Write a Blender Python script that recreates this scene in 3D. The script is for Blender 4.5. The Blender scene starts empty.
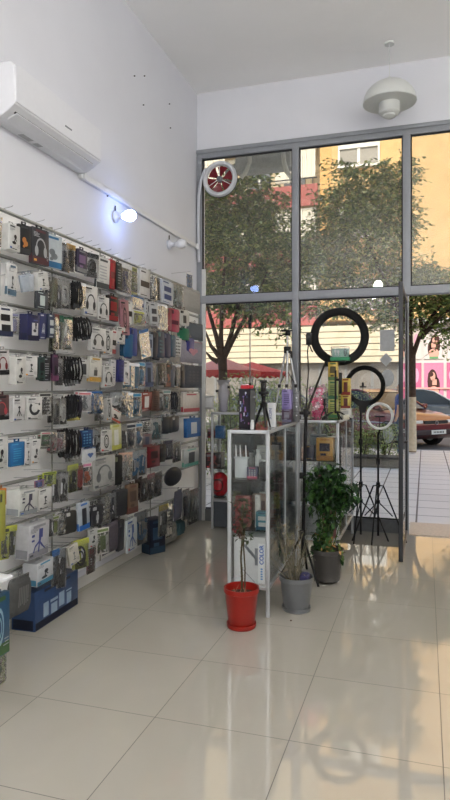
import bpy, bmesh, math, random
from mathutils import Vector, Matrix
PI = math.pi
S = bpy.context.scene
COL = S.collection
rnd = random.Random(7)
# ------------------------------------------------------------------ camera model
TH = math.radians(17.66); CT, ST = math.cos(TH), math.sin(TH)
FPX, CX, HY, EYE = 628.0, 225.0, 388.0, 1.45
WX, WY, CEIL = -2.39, 6.50, 4.69            # left wall, shop front, ceiling

def on_x(px, py, X):
    u = (px-CX)/FPX; v = -(py-HY)/FPX
    t = X/(u*CT-ST)
    return Vector((X, t*(CT+u*ST), EYE+t*v))
def on_y(px, py, Y):
    u = (px-CX)/FPX; v = -(py-HY)/FPX
    t = Y/(CT+u*ST)
    return Vector((t*(u*CT-ST), Y, EYE+t*v))
def on_z(px, py, Z=0.0):
    u = (px-CX)/FPX; v = -(py-HY)/FPX
    t = (Z-EYE)/v
    return Vector((t*(u*CT-ST), t*(CT+u*ST), Z))

cd = bpy.data.cameras.new('camera'); cam = bpy.data.objects.new('camera', cd); COL.objects.link(cam)
cam.location = (0, 0, EYE); cam.rotation_euler = (PI/2, 0, TH)
cd.sensor_fit = 'AUTO'; cd.sensor_width = 36; cd.lens = FPX/800*36
cd.shift_y = -12/800; cd.clip_end = 200; cd.clip_start = .02
S.camera = cam
S.view_settings.view_transform = 'Standard'; S.view_settings.look = 'None'
S.view_settings.gamma = 1; S.view_settings.use_curve_mapping = False
S.view_settings.exposure = 0.0

# ------------------------------------------------------------------ materials
def lin(c):
    return tuple(((v/255)/12.92 if v/255 <= .04045 else ((v/255+.055)/1.055)**2.4) for v in c)
MC = {}
def mat(rgb, rough=.55, metal=0, var=.08, scale=30, bump=0, emit=0, coat=0, name=None):
    key = (rgb, rough, metal, var, scale, bump, emit, coat)
    if key in MC: return MC[key]
    m = bpy.data.materials.new(name or 'surface'); m.use_nodes = True
    nt = m.node_tree; b = nt.nodes['Principled BSDF']; l = lin(rgb)
    b.inputs['Roughness'].default_value = rough; b.inputs['Metallic'].default_value = metal
    b.inputs['Base Color'].default_value = (*l, 1)
    b.inputs['Coat Weight'].default_value = coat; b.inputs['Specular IOR Level'].default_value = .3 if sum(rgb) < 260 and not metal else .45
    tc = nt.nodes.new('ShaderNodeTexCoord'); n = nt.nodes.new('ShaderNodeTexNoise')
    n.inputs['Scale'].default_value = scale; n.inputs['Detail'].default_value = 2
    nt.links.new(tc.outputs['Object'], n.inputs['Vector'])
    if var:
        r = nt.nodes.new('ShaderNodeMapRange'); r.inputs['To Min'].default_value = 1-var; r.inputs['To Max'].default_value = 1+var
        r.inputs['From Min'].default_value = .3; r.inputs['From Max'].default_value = .7
        mx = nt.nodes.new('ShaderNodeVectorMath'); mx.operation = 'SCALE'
        mx.inputs[0].default_value = l
        nt.links.new(n.outputs['Fac'], r.inputs['Value']); nt.links.new(r.outputs['Result'], mx.inputs['Scale'])
        nt.links.new(mx.outputs['Vector'], b.inputs['Base Color'])
    if bump:
        bp = nt.nodes.new('ShaderNodeBump'); bp.inputs['Strength'].default_value = bump; bp.inputs['Distance'].default_value = .01
        nt.links.new(n.outputs['Fac'], bp.inputs['Height']); nt.links.new(bp.outputs['Normal'], b.inputs['Normal'])
    if emit:
        b.inputs['Emission Color'].default_value = (*l, 1); b.inputs['Emission Strength'].default_value = emit
    MC[key] = m
    return m
def clear(name, tint=(.9, .92, .92), body=.0, fres=1.0, rough=.02, bodycol=(.8, .82, .82), ior=1.45, bump=0):
    m = bpy.data.materials.new(name); m.use_nodes = True; nt = m.node_tree
    for n in list(nt.nodes): nt.nodes.remove(n)
    out = nt.nodes.new('ShaderNodeOutputMaterial'); tr = nt.nodes.new('ShaderNodeBsdfTransparent')
    tr.inputs['Color'].default_value = (*tint, 1)
    gl = nt.nodes.new('ShaderNodeBsdfGlossy'); gl.inputs['Roughness'].default_value = rough
    fr = nt.nodes.new('ShaderNodeFresnel'); fr.inputs['IOR'].default_value = ior
    sc = nt.nodes.new('ShaderNodeMath'); sc.operation = 'MULTIPLY'; sc.inputs[1].default_value = fres; sc.use_clamp = True
    nt.links.new(fr.outputs[0], sc.inputs[0])
    if bump:
        n = nt.nodes.new('ShaderNodeTexNoise'); n.inputs['Scale'].default_value = 25
        bp = nt.nodes.new('ShaderNodeBump'); bp.inputs['Strength'].default_value = bump; bp.inputs['Distance'].default_value = .02
        tc = nt.nodes.new('ShaderNodeTexCoord'); nt.links.new(tc.outputs['Object'], n.inputs['Vector'])
        nt.links.new(n.outputs['Fac'], bp.inputs['Height'])
        nt.links.new(bp.outputs['Normal'], gl.inputs['Normal']); nt.links.new(bp.outputs['Normal'], fr.inputs['Normal'])
    base = tr
    if body:
        df = nt.nodes.new('ShaderNodeBsdfDiffuse'); df.inputs['Color'].default_value = (*bodycol, 1)
        m1 = nt.nodes.new('ShaderNodeMixShader'); m1.inputs[0].default_value = body
        nt.links.new(tr.outputs[0], m1.inputs[1]); nt.links.new(df.outputs[0], m1.inputs[2]); base = m1
    m2 = nt.nodes.new('ShaderNodeMixShader')
    nt.links.new(sc.outputs[0], m2.inputs[0]); nt.links.new(base.outputs[0], m2.inputs[1]); nt.links.new(gl.outputs[0], m2.inputs[2])
    nt.links.new(m2.outputs[0], out.inputs[0])
    return m
WHITE = (222, 224, 226); BLACK = (17, 17, 19); ALU = (186, 190, 194)
M_CLEAR = clear('clear_plastic', (.96, .965, .97), .035, 1.5, .12, (.85, .87, .88), bump=.9)
M_GLASS = clear('cabinet_glass', (.975, .985, .98), .012, .65, .01, (.7, .78, .75))
M_ALU = mat(ALU, .35, .55, .03); M_BLK = mat(BLACK, .45); M_WHT = mat(WHITE, .5, var=.02)
M_DGREY = mat((66, 68, 72), .5); M_STEEL = mat((170, 172, 176), .3, .9, .03)

# ------------------------------------------------------------------ mesh builder
class MB:
    def __init__(s): s.v = []; s.f = []; s.mi = []; s.ms = []
    def m(s, ma):
        if ma not in s.ms: s.ms.append(ma)
        return s.ms.index(ma)
    def add(s, vs, fs, ma, T=None):
        o = len(s.v); i = s.m(ma)
        s.v += [(T @ Vector(v)) if T else Vector(v) for v in vs]
        for f in fs: s.f.append([o+k for k in f]); s.mi.append(i)
        return s
    def box(s, x0, x1, y0, y1, z0, z1, ma, T=None):
        vs = [(x, y, z) for z in (z0, z1) for y in (y0, y1) for x in (x0, x1)]
        return s.add(vs, [(0, 2, 3, 1), (4, 5, 7, 6), (0, 1, 5, 4), (2, 6, 7, 3), (0, 4, 6, 2), (1, 3, 7, 5)], ma, T)
    def rbox(s, x0, x1, y0, y1, z0, z1, ma, r=.004, T=None, axis='y', n=3):
        """rounded rectangle outline extruded along an axis, with a small chamfer"""
        def sect(a0, a1, b0, b1, rr):
            rr = max(1e-4, min(rr, (a1-a0)/2*.98, (b1-b0)/2*.98)); o = []
            for (ca, cb, st) in ((a1-rr, b1-rr, 0), (a0+rr, b1-rr, 1), (a0+rr, b0+rr, 2), (a1-rr, b0+rr, 3)):
                for k in range(n+1):
                    t = (st+k/n)*PI/2; o.append((ca+rr*math.cos(t), cb+rr*math.sin(t)))
            return o
        rng = {'x': (y0, y1, z0, z1, x0, x1), 'y': (x0, x1, z0, z1, y0, y1), 'z': (x0, x1, y0, y1, z0, z1)}[axis]
        a0, a1, b0, b1, c0, c1 = rng; ch = min(r*.4, (c1-c0)*.3)
        rings = []
        for c, ins in ((c0, ch), (c0+ch, 0), (c1-ch, 0), (c1, ch)):
            rings.append([(p, c) for p in sect(a0+ins, a1-ins, b0+ins, b1-ins, r)])
        def P(p, c): return {'x': (c, p[0], p[1]), 'y': (p[0], c, p[1]), 'z': (p[0], p[1], c)}[axis]
        k = len(rings[0]); vs = [P(*q) for rg in rings for q in rg]; fs = []
        for j in range(3):
            for i in range(k): fs.append((j*k+i, j*k+(i+1) % k, (j+1)*k+(i+1) % k, (j+1)*k+i))
        fs.append(tuple(range(k))[::-1]); fs.append(tuple(range(3*k, 4*k)))
        return s.add(vs, fs, ma, T)
    def tube(s, pts, r, ma, n=8, T=None, cap=True):
        pts = [Vector(p) for p in pts]; rs = r if isinstance(r, (list, tuple)) else [r]*len(pts)
        vs = []; fs = []; up = None
        for i, p in enumerate(pts):
            d = (pts[min(i+1, len(pts)-1)]-pts[max(i-1, 0)])
            d = d.normalized() if d.length > 1e-9 else Vector((0, 0, 1))
            if up is None:
                up = Vector((0, 0, 1)) if abs(d.z) < .9 else Vector((1, 0, 0))
            a = d.cross(up); a = a.normalized() if a.length > 1e-6 else d.orthogonal().normalized()
            b = a.cross(d).normalized(); up = b
            for k in range(n):
                t = 2*PI*k/n; vs.append(p+(a*math.cos(t)+b*math.sin(t))*rs[i])
        for i in range(len(pts)-1):
            for k in range(n): fs.append((i*n+k, i*n+(k+1) % n, (i+1)*n+(k+1) % n, (i+1)*n+k))
        if cap: fs.append(tuple(range(n))[::-1]); fs.append(tuple((len(pts)-1)*n+k for k in range(n)))
        return s.add(vs, fs, ma, T)
    def lathe(s, prof, ma, n=24, T=None, c=(0, 0, 0)):
        vs = []; fs = []
        for (r, z) in prof:
            for k in range(n):
                t = 2*PI*k/n; vs.append((c[0]+r*math.cos(t), c[1]+r*math.sin(t), c[2]+z))
        for i in range(len(prof)-1):
            for k in range(n): fs.append((i*n+k, i*n+(k+1) % n, (i+1)*n+(k+1) % n, (i+1)*n+k))
        if prof[0][0] > 1e-4: fs.append(tuple(range(n))[::-1])
        if prof[-1][0] > 1e-4: fs.append(tuple((len(prof)-1)*n+k for k in range(n)))
        return s.add(vs, fs, ma, T)
    def torus(s, R, r, ma, n=40, k=10, T=None, sx=1, flat=1, a0=0, a1=2*PI):
        """ring in the local xz plane, axis y"""
        vs = []; fs = []; full = abs(a1-a0-2*PI) < 1e-6; N = n if full else n+1
        for i in range(N):
            t = a0+(a1-a0)*i/n
            for j in range(k):
                p = 2*PI*j/k; q = R+r*math.cos(p)
                vs.append((q*math.cos(t)*sx, r*flat*math.sin(p), q*math.sin(t)))
        for i in range(n):
            for j in range(k): fs.append((i*k+j, i*k+(j+1) % k, ((i+1) % N)*k+(j+1) % k, ((i+1) % N)*k+j))
        return s.add(vs, fs, ma, T)
    def polys(s, plist, y, ma, d=0, T=None):
        """list of convex polygons in xz, flat at y or extruded towards -y by d"""
        for p in plist:
            k = len(p)
            if d == 0: s.add([(a, y, b) for a, b in p], [tuple(range(k))], ma, T)
            else:
                vs = [(a, y, b) for a, b in p]+[(a, y-d, b) for a, b in p]
                s.add(vs, [tuple(range(k)), tuple(range(k, 2*k))[::-1]]+[(i, i+k, (i+1) % k+k, (i+1) % k) for i in range(k)], ma, T)
        return s
    def build(s, name, parent=None, loc=(0, 0, 0), rz=0, smooth=False):
        me = bpy.data.meshes.new(name); me.from_pydata([tuple(v) for v in s.v], [], s.f)
        for ma in s.ms: me.materials.append(ma)
        me.polygons.foreach_set('material_index', s.mi)
        me.update()
        bm = bmesh.new(); bm.from_mesh(me); bmesh.ops.recalc_face_normals(bm, faces=bm.faces); bm.to_mesh(me); bm.free()
        if smooth:
            me.polygons.foreach_set('use_smooth', [True]*len(me.polygons))
            try: me.set_sharp_from_angle(angle=math.radians(38))
            except Exception: pass
        o = bpy.data.objects.new(name, me); COL.objects.link(o); o.parent = parent
        o.location = loc; o.rotation_euler = (0, 0, rz) if not isinstance(rz, tuple) else rz
        return o
def tag(o, label, cat=None, group=None, kind=None):
    if label: o['label'] = label
    if cat: o['category'] = cat
    if group: o['group'] = group
    if kind: o['kind'] = kind
    return o
def empty(name, loc=(0, 0, 0), rz=0):
    o = bpy.data.objects.new(name, None); COL.objects.link(o); o.location = loc; o.empty_display_size = .05
    o.rotation_euler = (0, 0, rz) if not isinstance(rz, tuple) else rz
    return o
def struct(o): o['kind'] = 'structure'; return o
def T_(x=0, y=0, z=0, rx=0, ry=0, rz=0, s=1):
    return Matrix.Translation((x, y, z)) @ Matrix.Rotation(rz, 4, 'Z') @ Matrix.Rotation(ry, 4, 'Y') @ Matrix.Rotation(rx, 4, 'X') @ Matrix.Scale(s, 4)

# ------------------------------------------------------------------ printed / product silhouettes (unit square, centre 0)
def ell(cx, cz, a, b, n=14, rot=0):
    o = []
    for k in range(n):
        t = 2*PI*k/n; x = a*math.cos(t); z = b*math.sin(t)
        o.append((cx+x*math.cos(rot)-z*math.sin(rot), cz+x*math.sin(rot)+z*math.cos(rot)))
    return o
def arc(cx, cz, R, w, a0, a1, n=12, sx=1):
    o = []
    for k in range(n):
        t0 = a0+(a1-a0)*k/n; t1 = a0+(a1-a0)*(k+1)/n
        o.append([(cx+R*math.cos(t0)*sx, cz+R*math.sin(t0)), (cx+R*math.cos(t1)*sx, cz+R*math.sin(t1)),
                  (cx+(R-w)*math.cos(t1)*sx, cz+(R-w)*math.sin(t1)), (cx+(R-w)*math.cos(t0)*sx, cz+(R-w)*math.sin(t0))])
    return o
def rc(x0, x1, z0, z1): return [(x0, z0), (x1, z0), (x1, z1), (x0, z1)]
def bar(x0, z0, x1, z1, w):
    d = math.hypot(x1-x0, z1-z0); nx, nz = -(z1-z0)/d*w/2, (x1-x0)/d*w/2
    return [(x0+nx, z0+nz), (x0-nx, z0-nz), (x1-nx, z1-nz), (x1+nx, z1+nz)]
GFX = {
 'phones': arc(0, 0, .34, .07, -.1, PI+.1)+[ell(-.3, -.16, .12, .2), ell(.3, -.16, .12, .2)],
 'loop': arc(0, 0, .42, .1, 0, 2*PI, 16, .62)+arc(0, -.02, .24, .06, 0, 2*PI, 12, .6),
 'holder': [ell(.08, .24, .17, .17), bar(.06, .2, -.02, -.12, .1), ell(-.08, -.24, .26, .12), bar(.1, .1, .24, -.1, .08)],
 'stick': [bar(.0, .34, -.02, -.3, .09), ell(.02, .3, .14, .12), ell(-.02, -.32, .2, .06), bar(.02, .0, .2, -.16, .06)],
 'tripod': [bar(0, .4, 0, .02, .12), bar(0, .1, -.28, -.4, .08), bar(0, .1, .28, -.4, .08), bar(0, .1, .02, -.42, .07), ell(0, .36, .15, .1)],
 'lines': [rc(-.34, .3, .3-.13*k, .355-.13*k) for k in range(5)]+[rc(-.34, .05, -.36, -.31)],
 'dots': [ell(-.28+.28*i, .33-.22*j, .1, .07, 8) for i in range(3) for j in range(4)],
 'phone': [rc(-.24, .24, -.4, .4)],
 'screen': [rc(-.36, .36, -.1, .38), rc(-.3, .1, -.36, -.22)],
 'plug': [rc(-.2, .2, -.34, .12), rc(-.12, -.05, .12, .34), rc(.05, .12, .12, .34)],
 'buds': [ell(-.16, .12, .13, .15), ell(.18, .05, .13, .15), bar(-.14, .1, -.12, -.25, .08), bar(.2, 0, .18, -.32, .08)],
 'ushape': arc(0, .05, .42, .17, PI*.75, PI*1.9, 16)+[ell(.34, .28, .06, .08), bar(.0, .34, .3, .3, .03)],
 'band': [rc(-.5, .5, -.16, .14)],
 'two': [rc(-.38, .34, .06, .36), rc(-.34, .38, -.4, -.1)],
 'spray': [bar(-.3, -.4, -.05, .35, .1), bar(-.05, -.4, .1, .4, .09), bar(.2, -.42, .28, .3, .1), ell(0, -.2, .3, .1)],
 'blob': [ell(-.08, .12, .24, .2), ell(.1, -.12, .26, .2), ell(-.12, -.3, .14, .1)],
 'figure': [rc(-.02, .2, .1, .46), bar(.06, .12, .02, -.06, .12), bar(.0, -.04, -.22, -.2, .08), bar(-.22, -.2, -.3, -.42, .06), bar(.02, -.04, .2, -.24, .08), bar(.2, -.24, .34, -.38, .06), bar(.02, -.06, -.02, -.44, .07), rc(-.42, -.26, .2, .3), rc(-.42, -.26, .02, .1)],
 'pics': [rc(-.46, -.3, -.36, .36), rc(-.22, -.02, -.42, .1), rc(.04, .22, -.3, .44), rc(.3, .46, -.4, .2), rc(-.24, .0, .2, .34), rc(.28, .48, .28, .36)],
 'win': [rc(-.22, .5, -.44, .52)],
 'watch': [rc(-.16, .16, -.2, .2), rc(-.1, .1, .2, .46), rc(-.1, .1, -.46, -.2)],
 'cables': [bar(-.3+.12*k, .42, -.34+.13*k, -.4+.05*(k % 3), .07) for k in range(6)],
 'heart': [ell(-.12, .1, .17, .15), ell(.14, .1, .17, .15), [(-.27, .06), (.0, -.3), (.3, .06)]],
 'none': [],
}
def place(g, w, h, cz): return [[(a*w, cz+b*h) for a, b in p] for p in GFX[g]]

# ------------------------------------------------------------------ package makers; origin = top centre of the front-hanging pack, face towards local -y
KN = {'box': 'accessory_box', 'bag': 'accessory_bag', 'card': 'accessory_card', 'pouch': 'padded_pouch', 'cable': 'charging_cable',
      'case': 'phone_case', 'sheet': 'clear_sleeve', 'hbox': 'headphones_box', 'oval': 'round_case'}
KC = {'box': 'box', 'bag': 'packet', 'card': 'packet', 'pouch': 'pouch', 'cable': 'cable', 'case': 'phone case', 'sheet': 'packet', 'hbox': 'box', 'oval': 'case'}
def pack(kind, w, h, t, c1, c2, g, c3=None, hang=True, seed=0):
    mu = lambda c: tuple(int((v*.88+sum(c)/3*.12)*.86) for v in c) if c else None
    c1, c2, c3 = mu(c1), mu(c2), mu(c3)
    r = random.Random(seed); m1 = mat(c1, .45, coat=.25); m2 = mat(c2, .4)
    m3 = mat(c3, .45) if c3 else None
    tabs = None
    if kind in ('box', 'hbox'):
        b = MB(); b.rbox(-w/2, w/2, -t, 0, -h, 0, m1, r=min(.004, w*.06))
        y = -t-.0007
        pw, ph = (w*.86, h*.74) if g in ('lines', 'dots', 'band', 'two', 'screen', 'phone', 'phones', 'loop', 'ushape', 'figure') else (w*.7, h*.5)
        b.polys(place(g, pw, ph, -h*(.52 if ph > h*.6 else .58)), y-.0004, m2)
        if g == 'win':
            b.polys([[(x*w*.5+w*.12, -h*.5+z*h*.5) for x, z in p] for p in GFX['holder']], y-.0009, mat((50, 50, 58), .45)); b.polys([rc(-w*.05, w*.3, -h*.24, -h*.2)], y-.0009, mat((60, 70, 120), .45))
        if g in ('phones', 'loop', 'holder', 'stick', 'ushape', 'tripod', 'figure', 'plug', 'buds'):
            mg_ = mat(tuple(int(q*.62) for q in c1) if sum(c1) > 300 else (150, 152, 156), .45)
            for k in range(4):
                zz = -h*(.13+.035*k); b.polys([rc(-w*.42, -w*.42+w*r.uniform(.15, .5), zz-h*.012, zz+h*.004)], y-.0002, mg_)
            for k in range(3):
                zz = -h*(.74+.05*k); b.polys([rc(w*.44-w*r.uniform(.1, .3), w*.44, zz-h*.012, zz+h*.004)], y-.0002, mg_)
            b.polys([rc(-w*.42, -w*.42+w*.16, -h*.93, -h*.87)], y-.0002, mat([(176, 50, 50), (60, 90, 150), (70, 74, 78), (210, 150, 60)][seed % 4], .45))
        if c3:
            b.polys([rc(-w*.485, w*.485, -h*.985, -h*.8)], y, m3); b.polys([rc(-w*.3, w*.3, -h*.12, -h*.05)], y-.0002, m3)
            b.box(-w/2-.0007, -w/2+.001, -t*.93, -t*.07, -h*.97, -h*.72, m3)
        else:
            b.polys([rc(-w*.4, w*.05, -h*.11, -h*.06), rc(-w*.4, w*.2, -h*.95, -h*.92)], y, m2)
        o = b.build(KN[kind], smooth=True)
        if hang:
            mt_ = mat(tuple(int(q*.8) for q in c1), .45)
            k = MB(); k.box(-w*.2, w*.2, -t*.55, -t*.55+.0012, 0, .007, mt_); k.box(-w*.2, -w*.08, -t*.55, -t*.55+.0012, .007, .015, mt_)
            k.box(w*.08, w*.2, -t*.55, -t*.55+.0012, .007, .015, mt_); k.box(-w*.2, w*.2, -t*.55, -t*.55+.0012, .015, .019, mt_)
            k.build('hang_tab', o)
    elif kind in ('bag', 'sheet', 'card'):
        # pillow of clear film
        nx, nz = 6, 9; vs = []; fs = []; tt = max(t, .008)
        for side in (0, 1):
            for j in range(nz+1):
                for i in range(nx+1):
                    u = i/nx; v = j/nz
                    e = (math.sin(PI*u)*math.sin(PI*min(1, v*1.05)))**.5 if 0 < i < nx and 0 < j < nz else 0
                    y = -tt/2+(-1 if side else 1)*tt/2*e+r.uniform(-1, 1)*.0015
                    vs.append(((u-.5)*w+r.uniform(-1, 1)*w*.012, y, -v*h))
        q = (nx+1)*(nz+1)
        for side in (0, 1):
            for j in range(nz):
                for i in range(nx):
                    a = side*q+j*(nx+1)+i; fs.append((a, a+1, a+nx+2, a+nx+1))
        b = MB(); b.add(vs, fs, M_CLEAR)
        if kind == 'card':
            b = MB(); b.rbox(-w/2, w/2, -.002, 0, -h, 0, m1, r=.003)
            b.polys([rc(-w*.42, w*.42, -h*.14, -h*.04)], -.0026, m3 or m2)
            o = b.build(KN[kind], smooth=True)
            p = MB(); p.polys(place(g, w*.78, h*.66, -h*.55), -.003, m2, d=max(.003, t*.5)); p.build('product', o)
            bl = MB(); bl.rbox(-w*.44, w*.44, -max(t, .012), -.0028, -h*.93, -h*.17, M_CLEAR, r=.006); bl.build('blister', o, smooth=True)
        else:
            o = b.build(KN[kind], smooth=True)
            if kind == 'bag':
                if m1: 
                    c = MB(); c.rbox(-w*.47, w*.47, -tt*.3, -tt*.3+.0015, -h*.97, -h*.02, m1, r=.003)
                    c.build('backing_card', o)
                p = MB(); p.polys(place(g, w*1.02, h*.82, -h*.55), -tt*.32, m2, d=max(.003, tt*.4))
                md_ = mat(tuple(int(q*.45) for q in c1), .5)
                p.polys([rc(-w*.3, w*.3, -h*.97, -h*(.84-.05*(seed % 3)))], -tt*.33, md_, d=tt*.3)
                for k in range(3): xx = r.uniform(-w*.35, w*.25); p.polys([rc(xx, xx+w*.12, -h*r.uniform(.6, .8), -h*r.uniform(.25, .4))], -tt*.34, [md_, m2, M_WHT][k], d=tt*.2)
                p.build('product', o)
                if c3:
                    k = MB(); k.rbox(-w*.48, w*.48, -tt/2-.003, -tt/2+.003, -h*.17, .004, m3, r=.002); k.build('header_card', o)
            else:
                p = MB(); p.rbox(-w*.4, w*.4, -tt*.62, -tt*.34, -h*.95, -h*.08, m1, r=w*.1); p.polys(place(g, w*.7, h*.7, -h*.5), -tt*.64, m2); p.build('product', o, smooth=True)
                k = MB(); k.rbox(-w*.46, w*.46, -tt/2-.003, -tt/2+.003, -h*.1, .004, m3 or M_WHT, r=.002); k.build('header_card', o)
    elif kind == 'case':
        b = MB(); b.rbox(-w/2, w/2, -max(t, .012), 0, -h, 0, m1, r=w*.14); b.rbox(-w*.42, -w*.1, -max(t, .012)-.002, -max(t, .012)+.002, -h*.22, -h*.06, m2, r=w*.05)
        b.polys(place(g, w*.7, h*.6, -h*.58), -max(t, .012)-.0006, m2)
        o = b.build(KN[kind], smooth=True)
        k = MB(); k.box(-w*.16, w*.16, -.006, -.004, -.004, .03, M_CLEAR); k.build('hang_tab', o)
    elif kind == 'pouch':
        nx, nz = 8, 8; vs = []; fs = []; tt = max(t, .02)
        for side in (0, 1):
            for j in range(nz+1):
                for i in range(nx+1):
                    u = i/nx; v = j/nz
                    e = min(1, (4*math.sin(PI*u)*math.sin(PI*v)))**.5 if 0 < i < nx and 0 < j < nz else 0
                    vs.append(((u-.5)*w, -tt/2+(-1 if side else 1)*tt/2*e*(.9+.2*r.random()), -v*h-(.01 if i % 2 else 0)*(j == 0)))
        q = (nx+1)*(nz+1)
        for side in (0, 1):
            for j in range(nz):
                for i in range(nx):
                    a = side*q+j*(nx+1)+i; fs.append((a, a+1, a+nx+2, a+nx+1))
        b = MB(); b.add(vs, fs, mat(c1, .8, scale=60, bump=.4)); b.polys(place(g, w*.7, h*.6, -h*.5), -tt-.002, m2, d=.0)
        o = b.build(KN[kind], smooth=True)
        z = MB(); z.tube([(-w*.46, -tt/2, -.004), (w*.46, -tt/2, -.004)], .004, m2, 6); z.build('zip', o)
        k = MB(); k.torus(.014, .002, m2, 12, 5, T_(0, -tt/2, .012)); k.build('hanging_loop', o)
    elif kind == 'cable':
        m1 = mat(c1, .75); b = MB(); n = 3+(seed % 2)
        for k in range(n):
            x = (k/(n-1)-.5)*w*.7 if n > 1 else 0
            a = w*.17; pts = []
            for i in range(17):
                t_ = 2*PI*i/16; pts.append((x+a*math.sin(t_)+r.uniform(-1, 1)*.003, -t/2+.006*math.cos(t_*2)-k*.004, -h*.5+h*.46*math.cos(t_)*(1-.12*r.random())))
            b.tube(pts, .0055, m1, 6)
            b.rbox(x-.006, x+.006, -t/2-.01, -t/2+.004, -h, -h*.86, m2, r=.002)
        o = b.build(KN[kind], smooth=True)
        k = MB(); k.rbox(-w*.3, w*.3, -t*.7, -t*.4, -h*.3, -h*.22, m2, r=.002); k.build('cable_tie', o)
    elif kind == 'oval':
        b = MB(); T = T_(0, -t/2, -h/2) @ Matrix.Diagonal((w/2, t/2, h/2, 1)).to_4x4()
        vs = []; fs = []; n, k = 20, 10
        for i in range(k+1):
            p = PI*i/k
            for j in range(n): a = 2*PI*j/n; vs.append((math.sin(p)*math.cos(a), math.cos(p), math.sin(p)*math.sin(a)))
        for i in range(k):
            for j in range(n): fs.append((i*n+j, i*n+(j+1) % n, (i+1)*n+(j+1) % n, (i+1)*n+j))
        b.add(vs, fs, m1, T); o = b.build(KN[kind], smooth=True)
        z = MB(); z.torus(w/2*.99, .003, m2, 30, 5, Matrix.Translation((0, -t/2, -h/2)) @ Matrix.Diagonal((1, 1, h/w, 1)).to_4x4()); z.build('zip', o)
    return o
SKY_S=0.42; SUN_E=2.25; GLOBE=158; BULB=24
# ================================================================== ROOM
M_WALL = mat((222, 224, 230), .7, var=.02, scale=2, bump=.02)
M_CEIL = mat((252, 252, 251), .8, var=.02, scale=2)
def plainbox(name, b0, ma, **k):
    b = MB(); b.box(*b0, ma); return struct(b.build(name))
def tile_mat(name, base, grout, sx, sy, ox, oy, rough, gw=.0035):
    m = bpy.data.materials.new(name); m.use_nodes = True; nt = m.node_tree; b = nt.nodes['Principled BSDF']
    geo = nt.nodes.new('ShaderNodeNewGeometry'); sep = nt.nodes.new('ShaderNodeSeparateXYZ'); nt.links.new(geo.outputs['Position'], sep.inputs[0])
    def ax(out, o, s):
        a = nt.nodes.new('ShaderNodeMath'); a.operation = 'SUBTRACT'; a.inputs[1].default_value = o-s*50; nt.links.new(out, a.inputs[0])
        d = nt.nodes.new('ShaderNodeMath'); d.operation = 'MODULO'; d.inputs[1].default_value = s; nt.links.new(a.outputs[0], d.inputs[0])
        c = nt.nodes.new('ShaderNodeMath'); c.operation = 'LESS_THAN'; c.inputs[1].default_value = gw; nt.links.new(d.outputs[0], c.inputs[0])
        f = nt.nodes.new('ShaderNodeMath'); f.operation = 'DIVIDE'; f.inputs[1].default_value = s; nt.links.new(a.outputs[0], f.inputs[0])
        fl = nt.nodes.new('ShaderNodeMath'); fl.operation = 'FLOOR'; nt.links.new(f.outputs[0], fl.inputs[0])
        return c.outputs[0], fl.outputs[0]
    g1, f1 = ax(sep.outputs[0], ox, sx); g2, f2 = ax(sep.outputs[1], oy, sy)
    mx = nt.nodes.new('ShaderNodeMath'); mx.operation = 'MAXIMUM'; nt.links.new(g1, mx.inputs[0]); nt.links.new(g2, mx.inputs[1])
    cb = nt.nodes.new('ShaderNodeCombineXYZ'); nt.links.new(f1, cb.inputs[0]); nt.links.new(f2, cb.inputs[1])
    wn = nt.nodes.new('ShaderNodeTexWhiteNoise'); nt.links.new(cb.outputs[0], wn.inputs['Vector'])
    no = nt.nodes.new('ShaderNodeTexNoise'); no.inputs['Scale'].default_value = 2.2; no.inputs['Detail'].default_value = 5; no.inputs['Distortion'].default_value = 1.2
    nt.links.new(geo.outputs['Position'], no.inputs['Vector'])
    ad = nt.nodes.new('ShaderNodeMath'); ad.operation = 'MULTIPLY_ADD'; ad.inputs[1].default_value = .05; ad.inputs[2].default_value = .93; nt.links.new(wn.outputs['Value'], ad.inputs[0])
    a2 = nt.nodes.new('ShaderNodeMath'); a2.operation = 'MULTIPLY_ADD'; a2.inputs[1].default_value = .10; nt.links.new(no.outputs['Fac'], a2.inputs[0]); nt.links.new(ad.outputs[0], a2.inputs[2])
    sc = nt.nodes.new('ShaderNodeVectorMath'); sc.operation = 'SCALE'; sc.inputs[0].default_value = lin(base); nt.links.new(a2.outputs[0], sc.inputs['Scale'])
    mi = nt.nodes.new('ShaderNodeMix'); mi.data_type = 'RGBA'; nt.links.new(mx.outputs[0], mi.inputs['Factor']); nt.links.new(sc.outputs[0], mi.inputs['A']); mi.inputs['B'].default_value = (*lin(grout), 1)
    nt.links.new(mi.outputs['Result'], b.inputs['Base Color'])
    rr = nt.nodes.new('ShaderNodeMath'); rr.operation = 'MULTIPLY_ADD'; rr.inputs[1].default_value = .5; rr.inputs[2].default_value = rough; nt.links.new(mx.outputs[0], rr.inputs[0])
    nt.links.new(rr.outputs[0], b.inputs['Roughness'])
    return m
M_FLOOR = tile_mat('polished_cream_tiles', (172, 168, 158), (74, 70, 62), .6, .607, -.535, 2.54, .035)
M_FLOOR.node_tree.nodes['Principled BSDF'].inputs['IOR'].default_value = 1.85
RX, BY = 3.3, -3.6
plainbox('floor', (WX-.1, RX+.1, BY-.1, WY+.0, -.1, 0), M_FLOOR)
plainbox('ceiling', (WX-.2, RX+.2, BY-.2, WY+.3, CEIL, CEIL+.15), M_CEIL)
plainbox('wall_left', (WX-.2, WX, BY, WY+.25, 0, CEIL), M_WALL)
plainbox('wall_right', (RX, RX+.2, BY, WY+.25, 0, CEIL), M_WALL)
plainbox('wall_back', (WX, RX, BY-.2, BY, 0, CEIL), M_WALL)
FT = on_y(300, 141, WY).z                        # top of the shop-window frame (4.0 m)
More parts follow.
